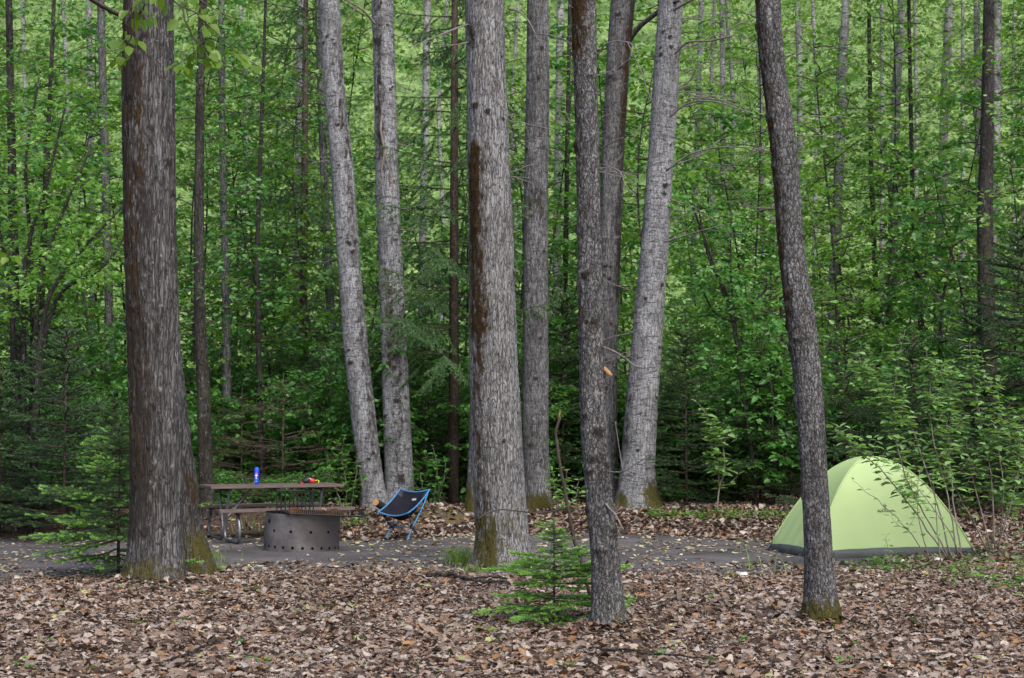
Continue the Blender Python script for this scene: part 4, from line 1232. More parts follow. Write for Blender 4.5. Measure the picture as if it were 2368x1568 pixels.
# ground plants and grass
def cover(spots, seed, leaf, name, label):
    g = np.random.default_rng(seed); P = []; D = []; N = []; Ls = []
    for px0, px1, py0, py1, n, h in spots:
        for k in range(n):
            c = np.array(gpx(g.uniform(px0, px1), g.uniform(py0, py1)))
            hh = h * g.uniform(.3, 1.0)
            for q in range(int(g.integers(4, 9))):
                az = g.uniform(0, 6.28); d = np.array([math.cos(az), math.sin(az), g.uniform(-.1, .35)])
                P.append(c + np.array([math.cos(az), math.sin(az), 0]) * g.uniform(0, .06) + np.array([0, 0, hh * g.uniform(.4, 1)])); D.append(d); N.append(np.array([0, 0, 1]) + g.normal(0, .25, 3)); Ls.append(leaf * g.uniform(.5, 1.2))
    V, F = leaves(np.array(P), np.array(D), unit(np.array(N)), np.array(Ls), np.array(Ls) * .6)
    tag(link(name, mesh_data(name, V, F, M['leaf_cover'], False)), label, 'ground cover', kind='stuff')
cover([(2000, 2380, 1292, 1325, 90, .10), (1940, 2100, 1300, 1330, 24, .07), (2180, 2380, 1320, 1365, 55, .09), (2300, 2400, 1365, 1400, 8, .05), (1500, 1835, 1190, 1206, 150, .16), (770, 850, 1205, 1222, 26, .14), (1940, 2380, 1270, 1292, 40, .12), (0, 2300, 1340, 1560, 30, .07)], 41, .06, 'ground_plants', 'low green plants edging the clearing and the tent')
def blades(spots, seed):
    g = np.random.default_rng(seed); A = []; B = []; W = []
    for px, py, spread, n, h in spots:
        c = np.array(gpx(px, py)); sc = scale_at(py, c[1])
        for k in range(n):
            p = c + np.array([g.normal(0, spread * sc), g.normal(0, spread * sc * 1.5), 0]); p[2] = gz(p[0], p[1])
            A.append(p); B.append(p + np.array([g.normal(0, .3), g.normal(0, .3), 1]) * h * g.uniform(.4, 1)); W.append(.004)
    A, B = np.array(A), np.array(B); d = B - A
    s = unit(np.cross(d, g.normal(0, 1, A.shape))) * np.array(W)[:, None]
    mid = A + d * .55 + np.array([0, 0, .02]); tip = B + d * np.array([.35, .35, -.12])
    V = np.stack([A - s, A + s, mid + s * .8, mid - s * .8, tip], 1).reshape(-1, 3)
    b = np.arange(len(A))[:, None] * 5
    F = np.vstack([b + np.array([[0, 1, 2, 3]]), b + np.array([[3, 2, 4, 4]])])
    me = bpy.data.meshes.new('grass'); me.from_pydata(V.tolist(), [], [tuple(dict.fromkeys(f)) for f in F.tolist()]); me.materials.append(M['grass'])
    tag(link('grass', me), 'thin tufts of green grass at the trunk feet and path edge', 'grass', kind='stuff')
blades([(1063, 1303, 18, 200, .26), (1090, 1322, 22, 90, .1), (470, 1298, 26, 160, .16), (505, 1318, 14, 40, .12), (738, 1252, 8, 40, .3), (1760, 1330, 40, 10, .3), (1740, 1320, 4, 3, .45), (2030, 1310, 10, 14, .22), (330, 1362, 30, 40, .08), (1290, 1440, 20, 14, .2), (1900, 1460, 60, 24, .08), (820, 1500, 200, 20, .06), (700, 1215, 30, 60, .25), (620, 1218, 40, 70, .2), (1130, 1540, 200, 20, .06), (2000, 1500, 200, 26, .07)], 43)

# ------------------------------------------------------------------ tent
def tent_mat():
    m, nt, out = mk('tent fabric')
    v = objvec(nt)
    n, f = noise(nt, v, 2.2, 3), noise(nt, v, 220, 2)
    col = ramp(nt, n, [(.3, (.47, .63, .285)), (.7, (.52, .68, .32))])
    bp = nd(nt, 'Bump', {'Strength': .25, 'Distance': .02, 'Height': n}).outputs['Normal']
    b = nd(nt, 'BsdfPrincipled', {'Base Color': col, 'Roughness': .5, 'Specular IOR Level': .35, 'Normal': bp})
    t = nd(nt, 'BsdfTranslucent', {'Color': (.5, .66, .22, 1)})
    mx = nd(nt, 'MixShader', {0: .3, 1: b.outputs[0], 2: t.outputs[0]})
    nt.links.new(mx.outputs[0], out.inputs['Surface'])
    return m
M['tent'] = tent_mat()
M['tent_floor'] = plain('tent floor', (.075, .085, .085), .55, .4, 0, .3, 6, .3)
M['black'] = plain('black plastic', (.02, .02, .022), .5, .4)
M['ink'] = plain('print ink', (.04, .06, .045), .6, .2)
cA, cB, cC = gpx(1783, 1274), gpx(1888, 1293), gpx(2248, 1284)
cD = cA + (cC - cB)
tc = (cA + cB + cC + cD) / 4
ten = empty('dome_tent', tc); tag(ten, 'pale lime green dome tent with a dark grey floor band', 'tent')
corners = [np.array(c - tc) for c in (cA, cB, cC, cD)]
for c in corners: c[2] = 0
TH = 1.19; FL = .10
def pole(c, t):
    """from apex (t=0) to the corner (t=1)"""
    t = np.asarray(t, float)
    return np.stack([c[0] * t, c[1] * t, FL * .9 + (TH - FL * .9) * (1 - t ** 2.0)], -1)
def panel(c0, c1, nt_=40, ns=36, sag=.05):
    t = np.linspace(0, 1, nt_); s = np.linspace(0, 1, ns)
    a, b = pole(c0, t), pole(c1, t)
    Pn = a[:, None] * (1 - s)[None, :, None] + b[:, None] * s[None, :, None]
    w = (4 * s * (1 - s))[None, :, None] * (t ** 1.2)[:, None, None]
    mid = (c0 + c1) / 2; inward = -mid / np.linalg.norm(mid)
    Pn = Pn + w * inward * sag * (np.sin(np.pi * t) ** 1)[:, None, None]
    wr = .010 * np.sin(s * 31 + 2)[None, :] * (np.clip(t - .5, 0, 1) ** 1.5)[:, None]
    Pn = Pn + wr[..., None] * inward + (w * np.array([0, 0, .028]) * (t ** 6)[:, None, None])
    i = np.arange(nt_ * ns).reshape(nt_, ns)
    F = np.stack([i[:-1, :-1].ravel(), i[:-1, 1:].ravel(), i[1:, 1:].ravel(), i[1:, :-1].ravel()], 1)
    return Pn.reshape(-1, 3), F
PAN = []
for k in range(4):
    V, F = panel(corners[k], corners[(k + 1) % 4], sag=.03 if k in (1, 3) else .05)
    link('side_panel', mesh_data('side_panel', V, F, M['tent']), ten)
for k in range(4):
    P = pole(corners[k], np.linspace(0, 1, 24)) + np.array([0, 0, .004])
    link('pole_sleeve', mesh_data('pole_sleeve', *tube(P, .011, 6), M['tent']), ten)
def floor_band():
    s = np.linspace(0, 1, 30); rows = []
    for k in range(4):
        a, b = corners[k], corners[(k + 1) % 4]
        e = a * (1 - s)[:, None] + b * s[:, None]; mid = (a + b) / 2; ow = mid / np.linalg.norm(mid)
        bow = (4 * s * (1 - s))[:, None]
        up = e + np.array([0, 0, FL * .9]) - bow * ow * .0 + bow * np.array([0, 0, .03])
        m1 = e * 1.0 + bow * ow * .045 + np.array([0, 0, FL * .55]); lo = e + bow * ow * .02 + np.array([0, 0, -.01])
        inn = e * .995 + np.array([0, 0, FL * .9 + .004]) - bow * ow * .01 + bow * np.array([0, 0, .028])
        wob = (.012 * np.sin(s * 23 + k * 2) + .010 * np.sin(s * 51 + k))[:, None]
        rows.append(np.stack([inn, up, m1 + ow * wob, lo], 1))
    Pn = np.vstack(rows); n = len(Pn)
    i = np.arange(n * 4).reshape(n, 4); nx = np.roll(i, -1, 0)
    F = np.stack([i[:, :-1].ravel(), nx[:, :-1].ravel(), nx[:, 1:].ravel(), i[:, 1:].ravel()], 1)
    return Pn.reshape(-1, 3), F
link('floor_band', mesh_data('floor_band', *floor_band(), M['tent_floor']), ten)
solid('top_clip', [box(0, 0, TH + .012, .05, .05, .02, .004), tube([(-.03, 0, TH + .02), (.04, .01, TH + .028)], .008, 6)], M['black'], ten)
for c in (corners[0], corners[1], corners[2]):
    solid('corner_strap', [tube([c * .99 + np.array([0, 0, .09]), c * 1.03 + np.array([0, 0, .02]), c * 1.06 + np.array([0, 0, .0])], .012, 6)], M['black'], ten)

def text_mesh(body, size, bold=0.0):
    cu = bpy.data.curves.new('txt', 'FONT'); cu.body = body; cu.size = size; cu.align_x = 'CENTER'; cu.offset = bold; cu.resolution_u = 3
    o = bpy.data.objects.new('txt', cu); COL.objects.link(o)
    dg = bpy.context.evaluated_depsgraph_get(); me = bpy.data.meshes.new_from_object(o.evaluated_get(dg))
    bpy.data.objects.remove(o); 
    Vv = np.array([v.co[:] for v in me.vertices]); fs = [tuple(p.vertices) for p in me.polygons]
    return Vv, fs
def on_panel(V2, c0, c1, t0, s0, lift=.010):
    """lay flat lettering on a tent panel"""
    def P(t, s):
        a, b = pole(c0, t), pole(c1, t); p = a * (1 - s) + b * s
        w = 4 * s * (1 - s) * t ** 1.2; mid = (c0 + c1) / 2; inw = -mid / np.linalg.norm(mid)
        wr = .010 * math.sin(s * 31 + 2) * max(t - .5, 0) ** 1.5
        return p + w * inw * .03 * math.sin(math.pi * t) + inw * wr + w * np.array([0, 0, .028]) * t ** 6
    o = P(t0, s0); ex = P(t0, s0 + .01) - P(t0, s0 - .01); ex /= np.linalg.norm(ex)
    ey = P(t0 - .01, s0) - P(t0 + .01, s0); ey -= ex * ey.dot(ex); ey /= np.linalg.norm(ey); n = np.cross(ex, ey)
    # shift so that the point stands straight above / below
    return o + V2[:, :1] * ex + V2[:, 1:2] * ey + n * lift
def flat(name, V, fs, mat, parent):
    me = bpy.data.meshes.new(name); me.from_pydata(V.tolist(), [], fs); me.materials.append(mat); return link(name, me, parent)
V2, fs = text_mesh('Black Diamond', .036, .0008)
flat('lettering', on_panel(V2, corners[1], corners[2], .775, .475), fs, M['ink'], ten)
dm = np.array([(-.026, .012), (.0, .055), (.004, .045), (-.012, .013), (.012, -.022), (.008, -.034), (.0, .020), (.018, .032), (.026, .016), (.010, .0)]) * .85
dm[:, 1] += .062
flat('diamond_emblem', on_panel(dm, corners[1], corners[2], .775, .475), [(0, 3, 2, 1), (0, 5, 4, 3), (6, 9, 8, 7)], M['ink'], ten)

# ------------------------------------------------------------------ picnic table
def wood_mat():
    m, nt, out = mk('painted plank')
    v = objvec(nt, (1, 9, 9))
    a, b = noise(nt, v, 4, 4, .65), noise(nt, objvec(nt), 30, 3)
    col = ramp(nt, a, [(.3, (.085, .058, .052)), (.7, (.15, .112, .105))])
    col = mixc(nt, ramp(nt, b, [(.66, 0.0), (.74, .7)]), col, (.26, .23, .22))
    finish(nt, out, col, .6, .4, a, .3, .006)
    return m
M['plank'] = wood_mat()
M['pipe'] = plain('galvanised pipe', (.23, .25, .27), .42, .5, .65, .4, 14, .05)
M['bracket'] = plain('dark bracket', (.03, .03, .032), .55, .4, .3)
ang = R(25.5)
nl = at(488, 1124, 21.0)                      # near left corner of the table top
ex, ey = Vector((math.cos(ang), math.sin(ang), 0)), Vector((-math.sin(ang), math.cos(ang), 0))
TL, TW, TZ = 1.88, .74, .765
tcen = Vector((nl.x, nl.y, 0)) + ex * TL / 2 + ey * TW / 2
tcen.z = float(gz(tcen.x, tcen.y))
tab = empty('picnic_table', tcen, ang); tag(tab, 'brown plank picnic table with bent steel pipe legs and two benches', 'picnic table')
for k in range(3):
    w = TW / 3 - .006
    solid('table_plank', [box(0, -TW / 2 + TW / 6 + k * TW / 3, TZ - .02, TL, w, .04, .006)], M['plank'], tab)
for s in (-1, 1):
    solid('bench_plank', [box(.0, s * .70, .445, TL, .25, .042, .006)], M['plank'], tab)
def S(p): return smooth_line(p, 40)
for X in (-.66, .66):
    for s in (-1, 1):
        pts = [(X, s * .27, .715), (X, s * .16, .45), (X, s * .055, .20), (X, s * .075, .075), (X, s * .17, .028), (X, s * .40, .026), (X, s * .66, .028), (X, s * .77, .075), (X, s * .80, .18), (X, s * .76, .29), (X, s * .70, .38), (X, s * .67, .42)]
        solid('leg', [tube(S(pts), .0215, 12)], M['pipe'], tab)
        solid('bench_bracket', [box(X, s * .70, .412, .05, .22, .02, .003), box(X, s * .705, .365, .012, .12, .09, .002)], M['bracket'], tab)
    solid('cross_beam', [box(X, 0, .705, .05, .66, .035, .003)], M['bracket'], tab)
    sg = 1 if X < 0 else -1
    solid('brace', [tube([(X + sg * .03, .0, .30), (X + sg * .40, .0, .735)], .014, 8)], M['pipe'], tab)
solid('centre_beam', [box(0, 0, .712, .05, .66, .03, .003)], M['bracket'], tab)

def table_point(px, py, z=TZ):
    d = (at(px, py, 10) - Vector((0, 0, CAM_H))); t = (tcen.z + z - CAM_H) / d.z
    return Vector((0, 0, CAM_H)) + d * t
# spray can
M['can'] = plain('blue can', (.012, .06, .62), .35, .5, .1, .1)
M['cap'] = plain('blue cap', (.02, .09, .70), .45, .5, 0, .1)
M['white'] = plain('white print', (.75, .75, .75), .5, .3, 0, .1)
M['orange'] = plain('orange print', (.72, .22, .07), .5, .3, 0, .2)
M['green'] = plain('green print', (.02, .32, .05), .5, .3, 0, .2)
def lathe(prof, seg=24):
    prof = np.array(prof); a = np.arange(seg) * 2 * np.pi / seg
    V = np.stack([prof[:, 0][:, None] * np.cos(a), prof[:, 0][:, None] * np.sin(a), np.repeat(prof[:, 1][:, None], seg, 1)], -1).reshape(-1, 3)
    n = len(prof); i = np.arange(n * seg).reshape(n, seg); nx = np.roll(i, -1, 1)
    return V, np.stack([i[:-1].ravel(), nx[:-1].ravel(), nx[1:].ravel(), i[1:].ravel()], 1)
cp = table_point(593, 1120.5); cp.z = tcen.z + TZ
can = empty('spray_can', cp); tag(can, 'tall blue spray can standing on the picnic table', 'spray can')
solid('body', [lathe([(.0001, .001), (.031, .001), (.0325, .004), (.0325, .172), (.030, .180), (.0001, .181)])], M['can'], can)
solid('cap', [lathe([(.0001, .178), (.031, .179), (.0315, .185), (.031, .215), (.027, .232), (.015, .240), (.0001, .241)])], M['cap'], can)
def arc_patch(z0, z1, a0, a1, r=.0332, n=8):
    a = np.linspace(R(a0), R(a1), n); V = np.array([(r * math.cos(q), r * math.sin(q), z) for z in (z0, z1) for q in a])
    return V, np.array([[k, k + 1, n + k + 1, n + k] for k in range(n - 1)])
solid('label_print', [arc_patch(.138, .16, 238, 296)], M['orange'], can)
solid('label_print', [arc_patch(.116, .133, 236, 298), arc_patch(.086, .10, 250, 285), arc_patch(.004, .052, 182, 222), arc_patch(.038, .05, 240, 250), arc_patch(.038, .05, 258, 268), arc_patch(.038, .05, 276, 286)], M['white'], can)
solid('label_print', [arc_patch(.06, .08, 232, 302)], M['green'], can)
# gear on the table: black headlamp pouch with a red lens, red tin, small yellow strap
M['red'] = plain('red plastic', (.55, .02, .02), .4, .5, 0, .2)
M['yellow'] = plain('yellow strap', (.45, .5, .05), .6, .3, 0, .2)
bp_ = table_point(712, 1117.5); bp_.z = tcen.z + TZ
bag = empty('gear_pouch', bp_, .25); tag(bag, 'black pouch with a shiny red end lying on the picnic table', 'pouch')
def lump(cx, cy, cz, sx, sy, sz, rot=0.0, p=2.6, seed=1):
    bm = bmesh.new(); bmesh.ops.create_icosphere(bm, subdivisions=3, radius=1)
    V = np.array([v.co[:] for v in bm.verts]); F = np.array([[v.index for v in f.verts] for f in bm.faces]); bm.free()
    V = np.sign(V) * np.abs(V) ** (2 / p)
    V *= 1 + .12 * (vnoise(V[:, 0] * 2 + 5, V[:, 1] * 2, V[:, 2] * 2, seed)[:, None] - .5)
    V = V * np.array([sx, sy, sz]); c, s = math.cos(rot), math.sin(rot)
    V = np.stack([V[:, 0] * c - V[:, 2] * s + cx, V[:, 1] + cy, V[:, 0] * s + V[:, 2] * c + cz], 1)
    return V, np.hstack([F, F[:, 2:3]])
solid('body', [lump(-.015, 0, .045, .075, .06, .040, .35), lump(-.10, .0, .014, .05, .035, .014, .1)], M['black'], bag)
solid('red_lens', [lump(.055, -.02, .036, .042, .045, .034, -.2, 2.8, 3)], M['red'], bag)
solid('reflector', [lump(.028, -.028, .062, .022, .03, .009, -.5, 2.4, 5)], M['white'], bag)
solid('strap', [tube(S([(.08, 0, .02), (.12, .01, .04), (.15, .0, .035), (.145, -.02, .004)]), .009, 6)], M['yellow'], bag)
tp = table_point(698, 1120); tp.z = tcen.z + TZ
tag(solid('red_tin', [lathe([(.0001, .0), (.022, .0), (.0235, .004), (.0235, .018), (.021, .022), (.0001, .023)], 16)], M['red'], None, True, tp), 'small red tin beside the black pouch on the table', 'tin')

# ------------------------------------------------------------------ fire ring
def ring_mat():
    m, nt, out = mk('scorched steel')
    v = objvec(nt)
    a, b = noise(nt, v, 3.0, 4, .6), noise(nt, v, 30, 4, .65)
    sx = nd(nt, 'SeparateXYZ', {0: v})
    col = ramp(nt, a, [(.3, (.06, .057, .06)), (.5, (.135, .125, .13)), (.7, (.19, .172, .172))])
    hh = math_n(nt, 'ADD', math_n(nt, 'MULTIPLY', sx.outputs['Z'], 2.6), math_n(nt, 'SUBTRACT', math_n(nt, 'MULTIPLY', a, 1.0), math_n(nt, 'MULTIPLY', sx.outputs['X'], .7)))
    col = mixc(nt, ramp(nt, hh, [(1.55, 0.0), (1.95, .55)]), col, (.17, .085, .055))
    col = mixc(nt, .4, col, ramp(nt, b, [(.3, (.6, .6, .6)), (.7, (1.3, 1.3, 1.3))]), 'MULTIPLY')
    so = math_n(nt, 'ADD', math_n(nt, 'MULTIPLY', sx.outputs['X'], 1.3), math_n(nt, 'ADD', math_n(nt, 'MULTIPLY', sx.outputs['Z'], 1.1), a))
    col = mixc(nt, ramp(nt, so, [(.7, 0.0), (1.7, .75)]), col, (.035, .032, .032))
    finish(nt, out, col, .62, .4, b, .15, .003, .35)
    return m
M['ring'] = ring_mat()
def rust_mat():
    m, nt, out = mk('rusty bar')
    n = noise(nt, objvec(nt), 18, 4, .65)
    finish(nt, out, ramp(nt, n, [(.35, (.035, .026, .022)), (.55, (.10, .05, .028)), (.72, (.20, .085, .035))]), .8, .25, n, .4, .003, .2)
    return m
M['rust'] = rust_mat()
M['iron'] = plain('black iron', (.022, .022, .024), .55, .4, .4)
RC = gpx(697, 1278); RR, RH = .478, .47
rc = Vector((at(697, 1230, RC.y + RR).x, RC.y + RR, RC.z))
fr = empty('fire_ring', rc); tag(fr, 'round grey steel fire ring with vent holes and a swing grate', 'fire ring')
fr.rotation_euler = (0, R(2.2), 0)
a = np.arange(96) * 2 * np.pi / 96
prof = [(RR, -.06), (RR, RH), (RR - .008, RH), (RR - .008, -.06)]
V = np.stack([[(r * math.cos(q), r * math.sin(q), z) for q in a] for r, z in prof]).reshape(-1, 3)
i = np.arange(4 * 96).reshape(4, 96); nx = np.roll(i, -1, 1)
fs = [tuple(f) for k in range(4) for f in np.stack([i[k], nx[k], nx[(k + 1) % 4], i[(k + 1) % 4]], 1).tolist()]
me = bpy.data.meshes.new('ring_wall'); me.from_pydata(V.tolist(), [], fs); me.update()
wall = link('ring_wall', me, None)
cut = bmesh.new()
def hole(th, z, r):
    q = bmesh.ops.create_cone(cut, cap_ends=True, segments=16, radius1=r, radius2=r, depth=.1)
    # cone axis z -> radial; th measured from the camera side, + to the right
    A_ = R(-90) + R(th)
    mt = Matrix.Translation((RR * math.cos(A_), RR * math.sin(A_), z)) @ Matrix.Rotation(A_, 4, 'Z') @ Matrix.Rotation(R(90), 4, 'Y')
    bmesh.ops.transform(cut, matrix=mt, verts=q['verts'])
for k in range(24): hole(-66 + k * 15.0, .055, .018)
for k in range(12): hole(-69.5 + k * 30, .255, .0185)
hole(-53, .365, .03)
cme = bpy.data.meshes.new('cut'); cut.to_mesh(cme); cut.free()
co = link('cut', cme)
md = wall.modifiers.new('b', 'BOOLEAN'); md.operation = 'DIFFERENCE'; md.solver = 'EXACT'; md.object = co
dg = bpy.context.evaluated_depsgraph_get(); dg.update()
nm = bpy.data.meshes.new_from_object(wall.evaluated_get(dg))
bpy.data.objects.remove(wall); bpy.data.objects.remove(co)
nm.materials.clear(); nm.materials.append(M['ring']); nm.materials.append(plain('soot and shade', (.012, .011, .011), .95, .1, 0, .4, 20))  # sooty inner faces, shade painted in so the vent holes read black
nm.polygons.foreach_set('material_index', np.array([1 if (p.center.x * p.normal.x + p.center.y * p.normal.y) < .1 * RR else 0 for p in nm.polygons], np.int32))
nm.polygons.foreach_set('use_smooth', np.ones(len(nm.polygons), bool))
try: nm.set_sharp_from_angle(angle=R(35))
except Exception: pass
link('ring_wall', nm, fr)
# ash bed inside
solid('ash_bed', [lathe([(.0001, .10), (.2, .09), (RR - .012, .05)], 32)], plain('ash', (.035, .033, .032), .95, .1, 0, .6, 20), fr)
# upright curved guard at the back left
xsx = np.linspace(-.375, .095, 10)
def gy(x): return .20 - .9 * (x + .14) ** 2 + .02
top = [(x, gy(x), RH + .265) for x in np.linspace(-.375, .095, 20)]
gd = solid('guard_rack', [tube(top, .010, 8)], M['iron'], fr)
for x in xsx: solid('guard_bar', [tube([(x + .02, gy(x), RH - .10), (x, gy(x), RH + .265)], .0085, 6)], M['iron'], gd)
# swing grate
fyb = -RR + .07
gr = solid('grate', [tube([(-.16, fyb - .02, RH + .03), (-.10, fyb - .10, RH + .012), (.84, fyb - .10, RH + .012), (.76, fyb + .13, RH + .055)], .012, 8),
                     tube([(-.06, fyb + .5, RH + .03), (.47, fyb + .5, RH + .03)], .008, 6)], M['iron'], fr)
for k in range(26):
    x0 = .0 + k * .024
    solid('grate_rod', [tube([(x0, fyb - .09, RH + .022), (x0 - .08 + k * .0008, fyb + .5, RH + .035)], .0065, 5)], M['rust'], gr)
for pts in ([(-.20, fyb + .01, RH + .036), (-.105, fyb - .09, RH + .014)], [(.835, fyb - .085, RH + .016), (.76, fyb + .13, RH + .055)]):
    P = smooth_line(pts, 30); t = np.linspace(0, 1, len(P))
    solid('spring_handle', [tube(P, .019 + .0025 * np.sin(t * 60), 8)], M['iron'], gr)
for x in (-.10, .40):
    V = np.array([(x + .095 * math.cos(q), fyb + .42, RH - .02 + .085 * max(0, math.sin(q))) for q in np.linspace(0, math.pi, 13)])
    V = np.vstack([V, V + np.array([0, .012, 0])])
    F = [list(range(13)), list(range(25, 12, -1))] + [[k, k + 13, k + 14, k + 1] for k in range(12)]
    me = bpy.data.meshes.new('pivot_plate'); me.from_pydata(V.tolist(), [], F); me.materials.append(M['rust']); link('pivot_plate', me, fr)
chip = rc + Vector((.29, -.2, RH + .035))
M['chip'] = plain('split wood', (.42, .30, .19), .8, .2, 0, .3, 30)
tag(solid('wood_chip', [tube([(0, 0, .03), (.05, -.05, .012)], [.014, .010], 5), tube([(-.012, .0, .012), (.03, -.02, .035)], [.010, .006], 5)], M['chip'], None, True, chip), 'small pale wood chip lying on the fire ring grate', 'wood chip')

# ------------------------------------------------------------------ camp chair
M['blue'] = plain('blue tube', (.03, .24, .52), .35, .5, .2, .15)
M['blue_trim'] = plain('blue binding', (.05, .20, .42), .6, .3, 0, .15)
M['pole_dark'] = plain('dark tube', (.03, .045, .055), .4, .5, .3)
def sling_mat():
    m, nt, out = mk('black mesh cloth')
    n = noise(nt, objvec(nt), 6, 3)
    finish(nt, out, ramp(nt, n, [(.3, (.009, .009, .015)), (.7, (.017, .017, .026))]), .9, .12, noise(nt, objvec(nt), 300, 2), .2, .002)
    return m
M['sling'] = sling_mat()
chp = gpx(931, 1249)
yaw = math.atan2(-.51, .86)
ch = empty('camp_chair', chp, yaw); tag(ch, 'low black sling camp chair with bright blue frame and edging', 'camp chair')
ns, ntt = 25, 31
s = np.linspace(-1, 1, ns); t = np.linspace(0, 1, ntt)
def edge_pt(t, sg):
    b = -.235 + .53 * t; z = .395 + .30 * t - .035 * np.sin(np.pi * t)
    return np.stack([sg * (.245 + .01 * np.sin(np.pi * t)) + 0 * t, b, z], -1)
cb = np.interp(t, [0, .12, .35, .6, .8, 1], [-.205, -.16, .00, .15, .22, .275]); cz = np.interp(t, [0, .12, .35, .6, .8, 1], [.345, .30, .262, .36, .50, .655])
ker = np.ones(5) / 5
cb = np.convolve(np.pad(cb, 2, mode='edge'), ker, 'valid'); cz = np.convolve(np.pad(cz, 2, mode='edge'), ker, 'valid')
cb[0], cz[0] = -.205, .345; cb[-1], cz[-1] = .275, .655
cc = np.stack([0 * t, cb, cz], -1)
def sling(t_i, s_):
    e0, e1 = edge_pt(t, -1), edge_pt(t, 1)
    w = np.abs(s_) ** 1.9
    e = np.where(s_ < 0, e0, e1)
    p = cc * (1 - w) + e * w; p[:, 0] = s_ * .25
    return p
G = np.stack([sling(t, q) for q in s], 1)
i = np.arange(ntt * ns).reshape(ntt, ns)
F = np.stack([i[:-1, :-1].ravel(), i[:-1, 1:].ravel(), i[1:, 1:].ravel(), i[1:, :-1].ravel()], 1)
link('sling', mesh_data('sling', G.reshape(-1, 3), F, M['sling']), ch)
rim = np.vstack([G[0, :], G[1:, -1], G[-1, -2::-1], G[-2:0:-1, 0]])
link('edging', mesh_data('edging', *tube(rim, .0115, 8, close=True), M['blue_trim']), ch)
hubs = [(-.165, -.015, .178), (.165, -.015, .178)]
for hx, hy, hz_ in hubs:
    sg = 1 if hx > 0 else -1
    solid('hub', [lump(hx, hy, hz_, .028, .028, .024)], M['black'], ch)
    solid('leg', [tube([(hx, hy, hz_), (sg * .20, -.185, .008)], .0085, 8)], M['blue'], ch)
    solid('leg', [tube([(hx, hy, hz_), (sg * .20, .165, .008)], .0075, 8)], M['pole_dark'], ch)
    solid('foot_tip', [tube([(sg * .199, -.18, .015), (sg * .201, -.19, -.004)], .0105, 8), tube([(sg * .199, .16, .015), (sg * .201, .17, -.004)], .0095, 8)], M['black'], ch)
    solid('seat_pole', [tube([(hx, hy, hz_), (sg * .238, -.215, .385)], .0075, 8)], M['pole_dark'], ch)
    solid('back_pole', [tube(S([(hx, hy, hz_), (sg * .215, .12, .40), (sg * .243, .262, .645)]), .0085, 8)], M['blue'], ch)
solid('cross_bar', [tube([hubs[0], hubs[1]], .0085, 8)], M['blue'], ch)
# corner pockets and the maker's patch
def sling_surf(sv, tv, off):
    it = tv * (ntt - 1); i0 = int(min(it, ntt - 2)); fs_ = (sv + 1) / 2 * (ns - 1); j0 = int(min(fs_, ns - 2)); u, w = it - i0, fs_ - j0
    p = (G[i0, j0] * (1 - u) * (1 - w) + G[i0 + 1, j0] * u * (1 - w) + G[i0, j0 + 1] * (1 - u) * w + G[i0 + 1, j0 + 1] * u * w)
    du = G[i0 + 1, j0] - G[i0, j0]; dw = G[i0, j0 + 1] - G[i0, j0]; n = np.cross(dw, du); n /= np.linalg.norm(n)
    return p + n * off
def patch(name, s0, s1, t0, t1, mat, off, n=6):
    Vp = [sling_surf(s0 + (s1 - s0) * b / (n - 1), t0 + (t1 - t0) * a_ / (n - 1), off) for a_ in range(n) for b in range(n)]
    q = [(a_ * n + b, a_ * n + b + 1, (a_ + 1) * n + b + 1, (a_ + 1) * n + b) for a_ in range(n - 1) for b in range(n - 1)]
    return flat(name, np.array(Vp), q, mat, ch)
M['patch'] = plain('grey patch', (.30, .31, .36), .6, .3, 0, .1)
patch('maker_patch', -.04, .26, .845, .885, M['patch'], .004)
V2, fs = text_mesh('helinox', .022, .0006)
Vp = np.array([sling_surf(.11 + v[0] / .30, .860 + v[1] / .62 * .9 - .004, .0065) for v in V2])
flat('lettering', Vp, fs, M['white'], ch)
for sg in (-1, 1):
    s0, s1 = (-.97, -.70) if sg < 0 else (.70, .97)
    patch('corner_pocket', s0, s1, .84, .985, M['black'], .003)

# ------------------------------------------------------------------ loose wood and stones
lp = at(868, 1161, 23.6)
lg = empty('log', (lp.x, lp.y, float(gz(lp.x, lp.y)))); tag(lg, 'short brown log with a pale sawn end behind the camp chair', 'log')
b0 = np.array(lg.location)
a0, a1 = np.array(lp), np.array(at(925, 1196, 24.3))
dv = unit(a1 - a0)
solid('bark', [tube([a0 + dv * .012 - b0, a0 * .5 + a1 * .5 - b0, a1 - b0], [.058, .062, .06], 16)], M['bark_dark'], lg)
solid('sawn_end', [tube([a0 - b0, a0 + dv * .014 - b0], .053, 16)], M['cut'], lg)
def stick(label, pts, w0, w1, mat, name='fallen_branch', cat='branch', sides=()):
    P = smooth_line([at(*q) for q in pts], 24); base = Vector(P[0].tolist())
    P = P + rng.normal(0, .005, P.shape)
    r = np.linspace(w0, w1, len(P)) * .5 * scale_at(pts[0][1], pts[0][2])
    r = r * (1 + .25 * (rng.random(len(P)) - .5))
    parts = [tube(P - np.array(base), r, 8)]
    for sp_, a_, b_ in sides:
        Q = smooth_line([at(*q) for q in sp_], 14) - np.array(base)
        parts.append(tube(Q, np.linspace(a_, b_, len(Q)) * .5 * scale_at(sp_[0][1], sp_[0][2]), 6))
    V, F = join(parts)
    return tag(link(name, mesh_data(name, V, F, mat), None, base), label, cat)
def on_ground(px, py, up=.05):
    p = gpx(px, py); return (px, py - up / scale_at(py, p.y), p.y)
stick('dark branch lying on the leaves left of the small bright spruce', [on_ground(985, 1342), on_ground(1040, 1340), on_ground(1090, 1352), on_ground(1170, 1358)], 11, 6, M['bark_dark'], sides=[([on_ground(1085, 1350), on_ground(1130, 1345), on_ground(1172, 1350)], 6, 3)])
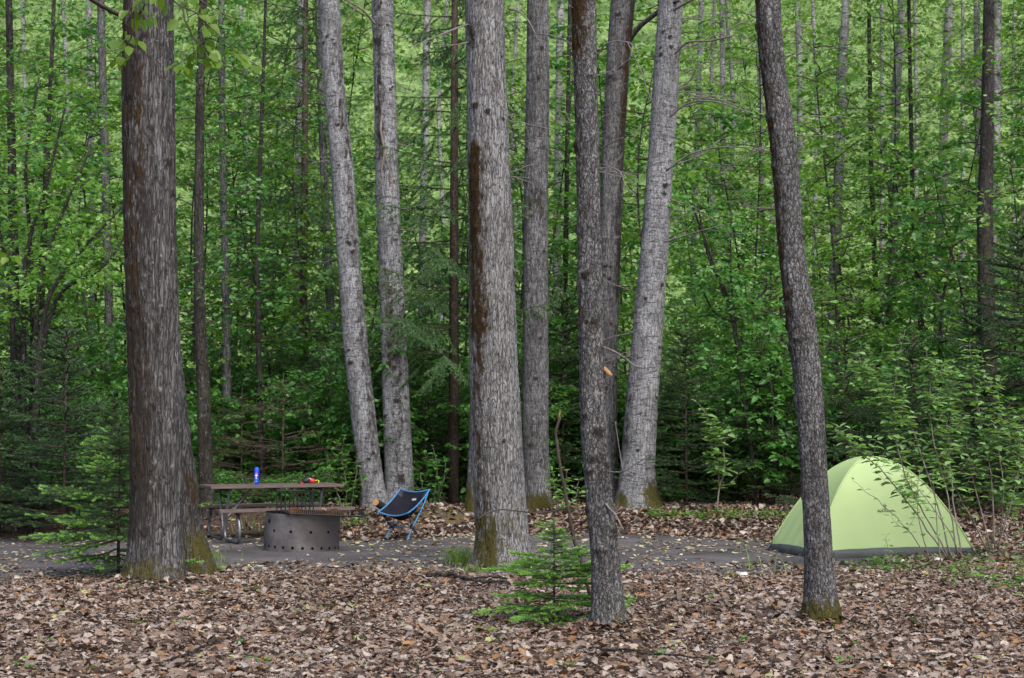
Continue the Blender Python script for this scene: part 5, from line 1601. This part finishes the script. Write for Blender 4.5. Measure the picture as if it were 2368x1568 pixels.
stick('thin stick among the leaves below the small bright spruce', [on_ground(1360, 1514), on_ground(1450, 1522), on_ground(1540, 1532), on_ground(1640, 1540)], 6, 4, M['bark_dark'])
stick('thin stick among the leaves at the bottom left', [on_ground(390, 1545), on_ground(450, 1520), on_ground(515, 1498)], 6, 4, M['bark_dark'])
stick('short grey stick leaning at the foot of the thick left trunk', [on_ground(300, 1352), on_ground(352, 1358), on_ground(412, 1376)], 5, 4, M['stem_pale'])
dsy = 12.7
stick('upright dead stem with a pale snapped tip beside the slim front trunk', [(1372, 1400, dsy), (1345, 1300, dsy), (1326, 1230, dsy), (1312, 1170, dsy), (1300, 1120, dsy), (1290, 1050, dsy), (1286, 1000, dsy), (1293, 966, dsy)], 9, 6, M['stem'], 'dead_stem', 'dead stem',
      sides=[([(1310, 1172, dsy), (1270, 1184, dsy - .1), (1225, 1185, dsy - .2), (1160, 1178, dsy - .3), (1125, 1186, dsy - .35), (1106, 1200, dsy - .4)], 5, 2.5), ([(1268, 1184, dsy - .1), (1240, 1215, dsy - .2)], 3, 1.5), ([(1355, 1265, dsy), (1335, 1262, dsy), (1325, 1240, dsy)], 5, 4)])
P = np.array([at(1292, 968, dsy)[:], at(1295, 950, dsy)[:]])
ds = [o for o in COL.objects if o.name.startswith('dead_stem')][0]
link('snapped_tip', mesh_data('snapped_tip', *tube(P - np.array(ds.location), [.011, .003], 6), M['cut']), ds)
M['stone'] = plain('grey stone', (.28, .28, .29), .85, .2, 0, .4, 15)
M['stone_white'] = plain('white stone', (.6, .6, .58), .8, .2, 0, .2, 15)
for (px, py, sx, lab, mt) in [(1065, 1203, .06, 'grey stone at the back of the clearing left of the centre trunk', 'stone'), (2082, 1302, .045, 'white pebble in front of the middle of the tent', 'stone_white'), (2168, 1300, .05, 'white pebble in front of the right end of the tent', 'stone_white'), (1718, 1334, .05, 'pale pebble on the leaves left of the crooked front trunk', 'stone_white')]:
    p = gpx(px, py)
    tag(solid('stone', [lump(0, 0, sx * .45, sx, sx * .8, sx * .6, .2, 2.2, int(px))], M[mt], None, True, p), lab, 'stone')
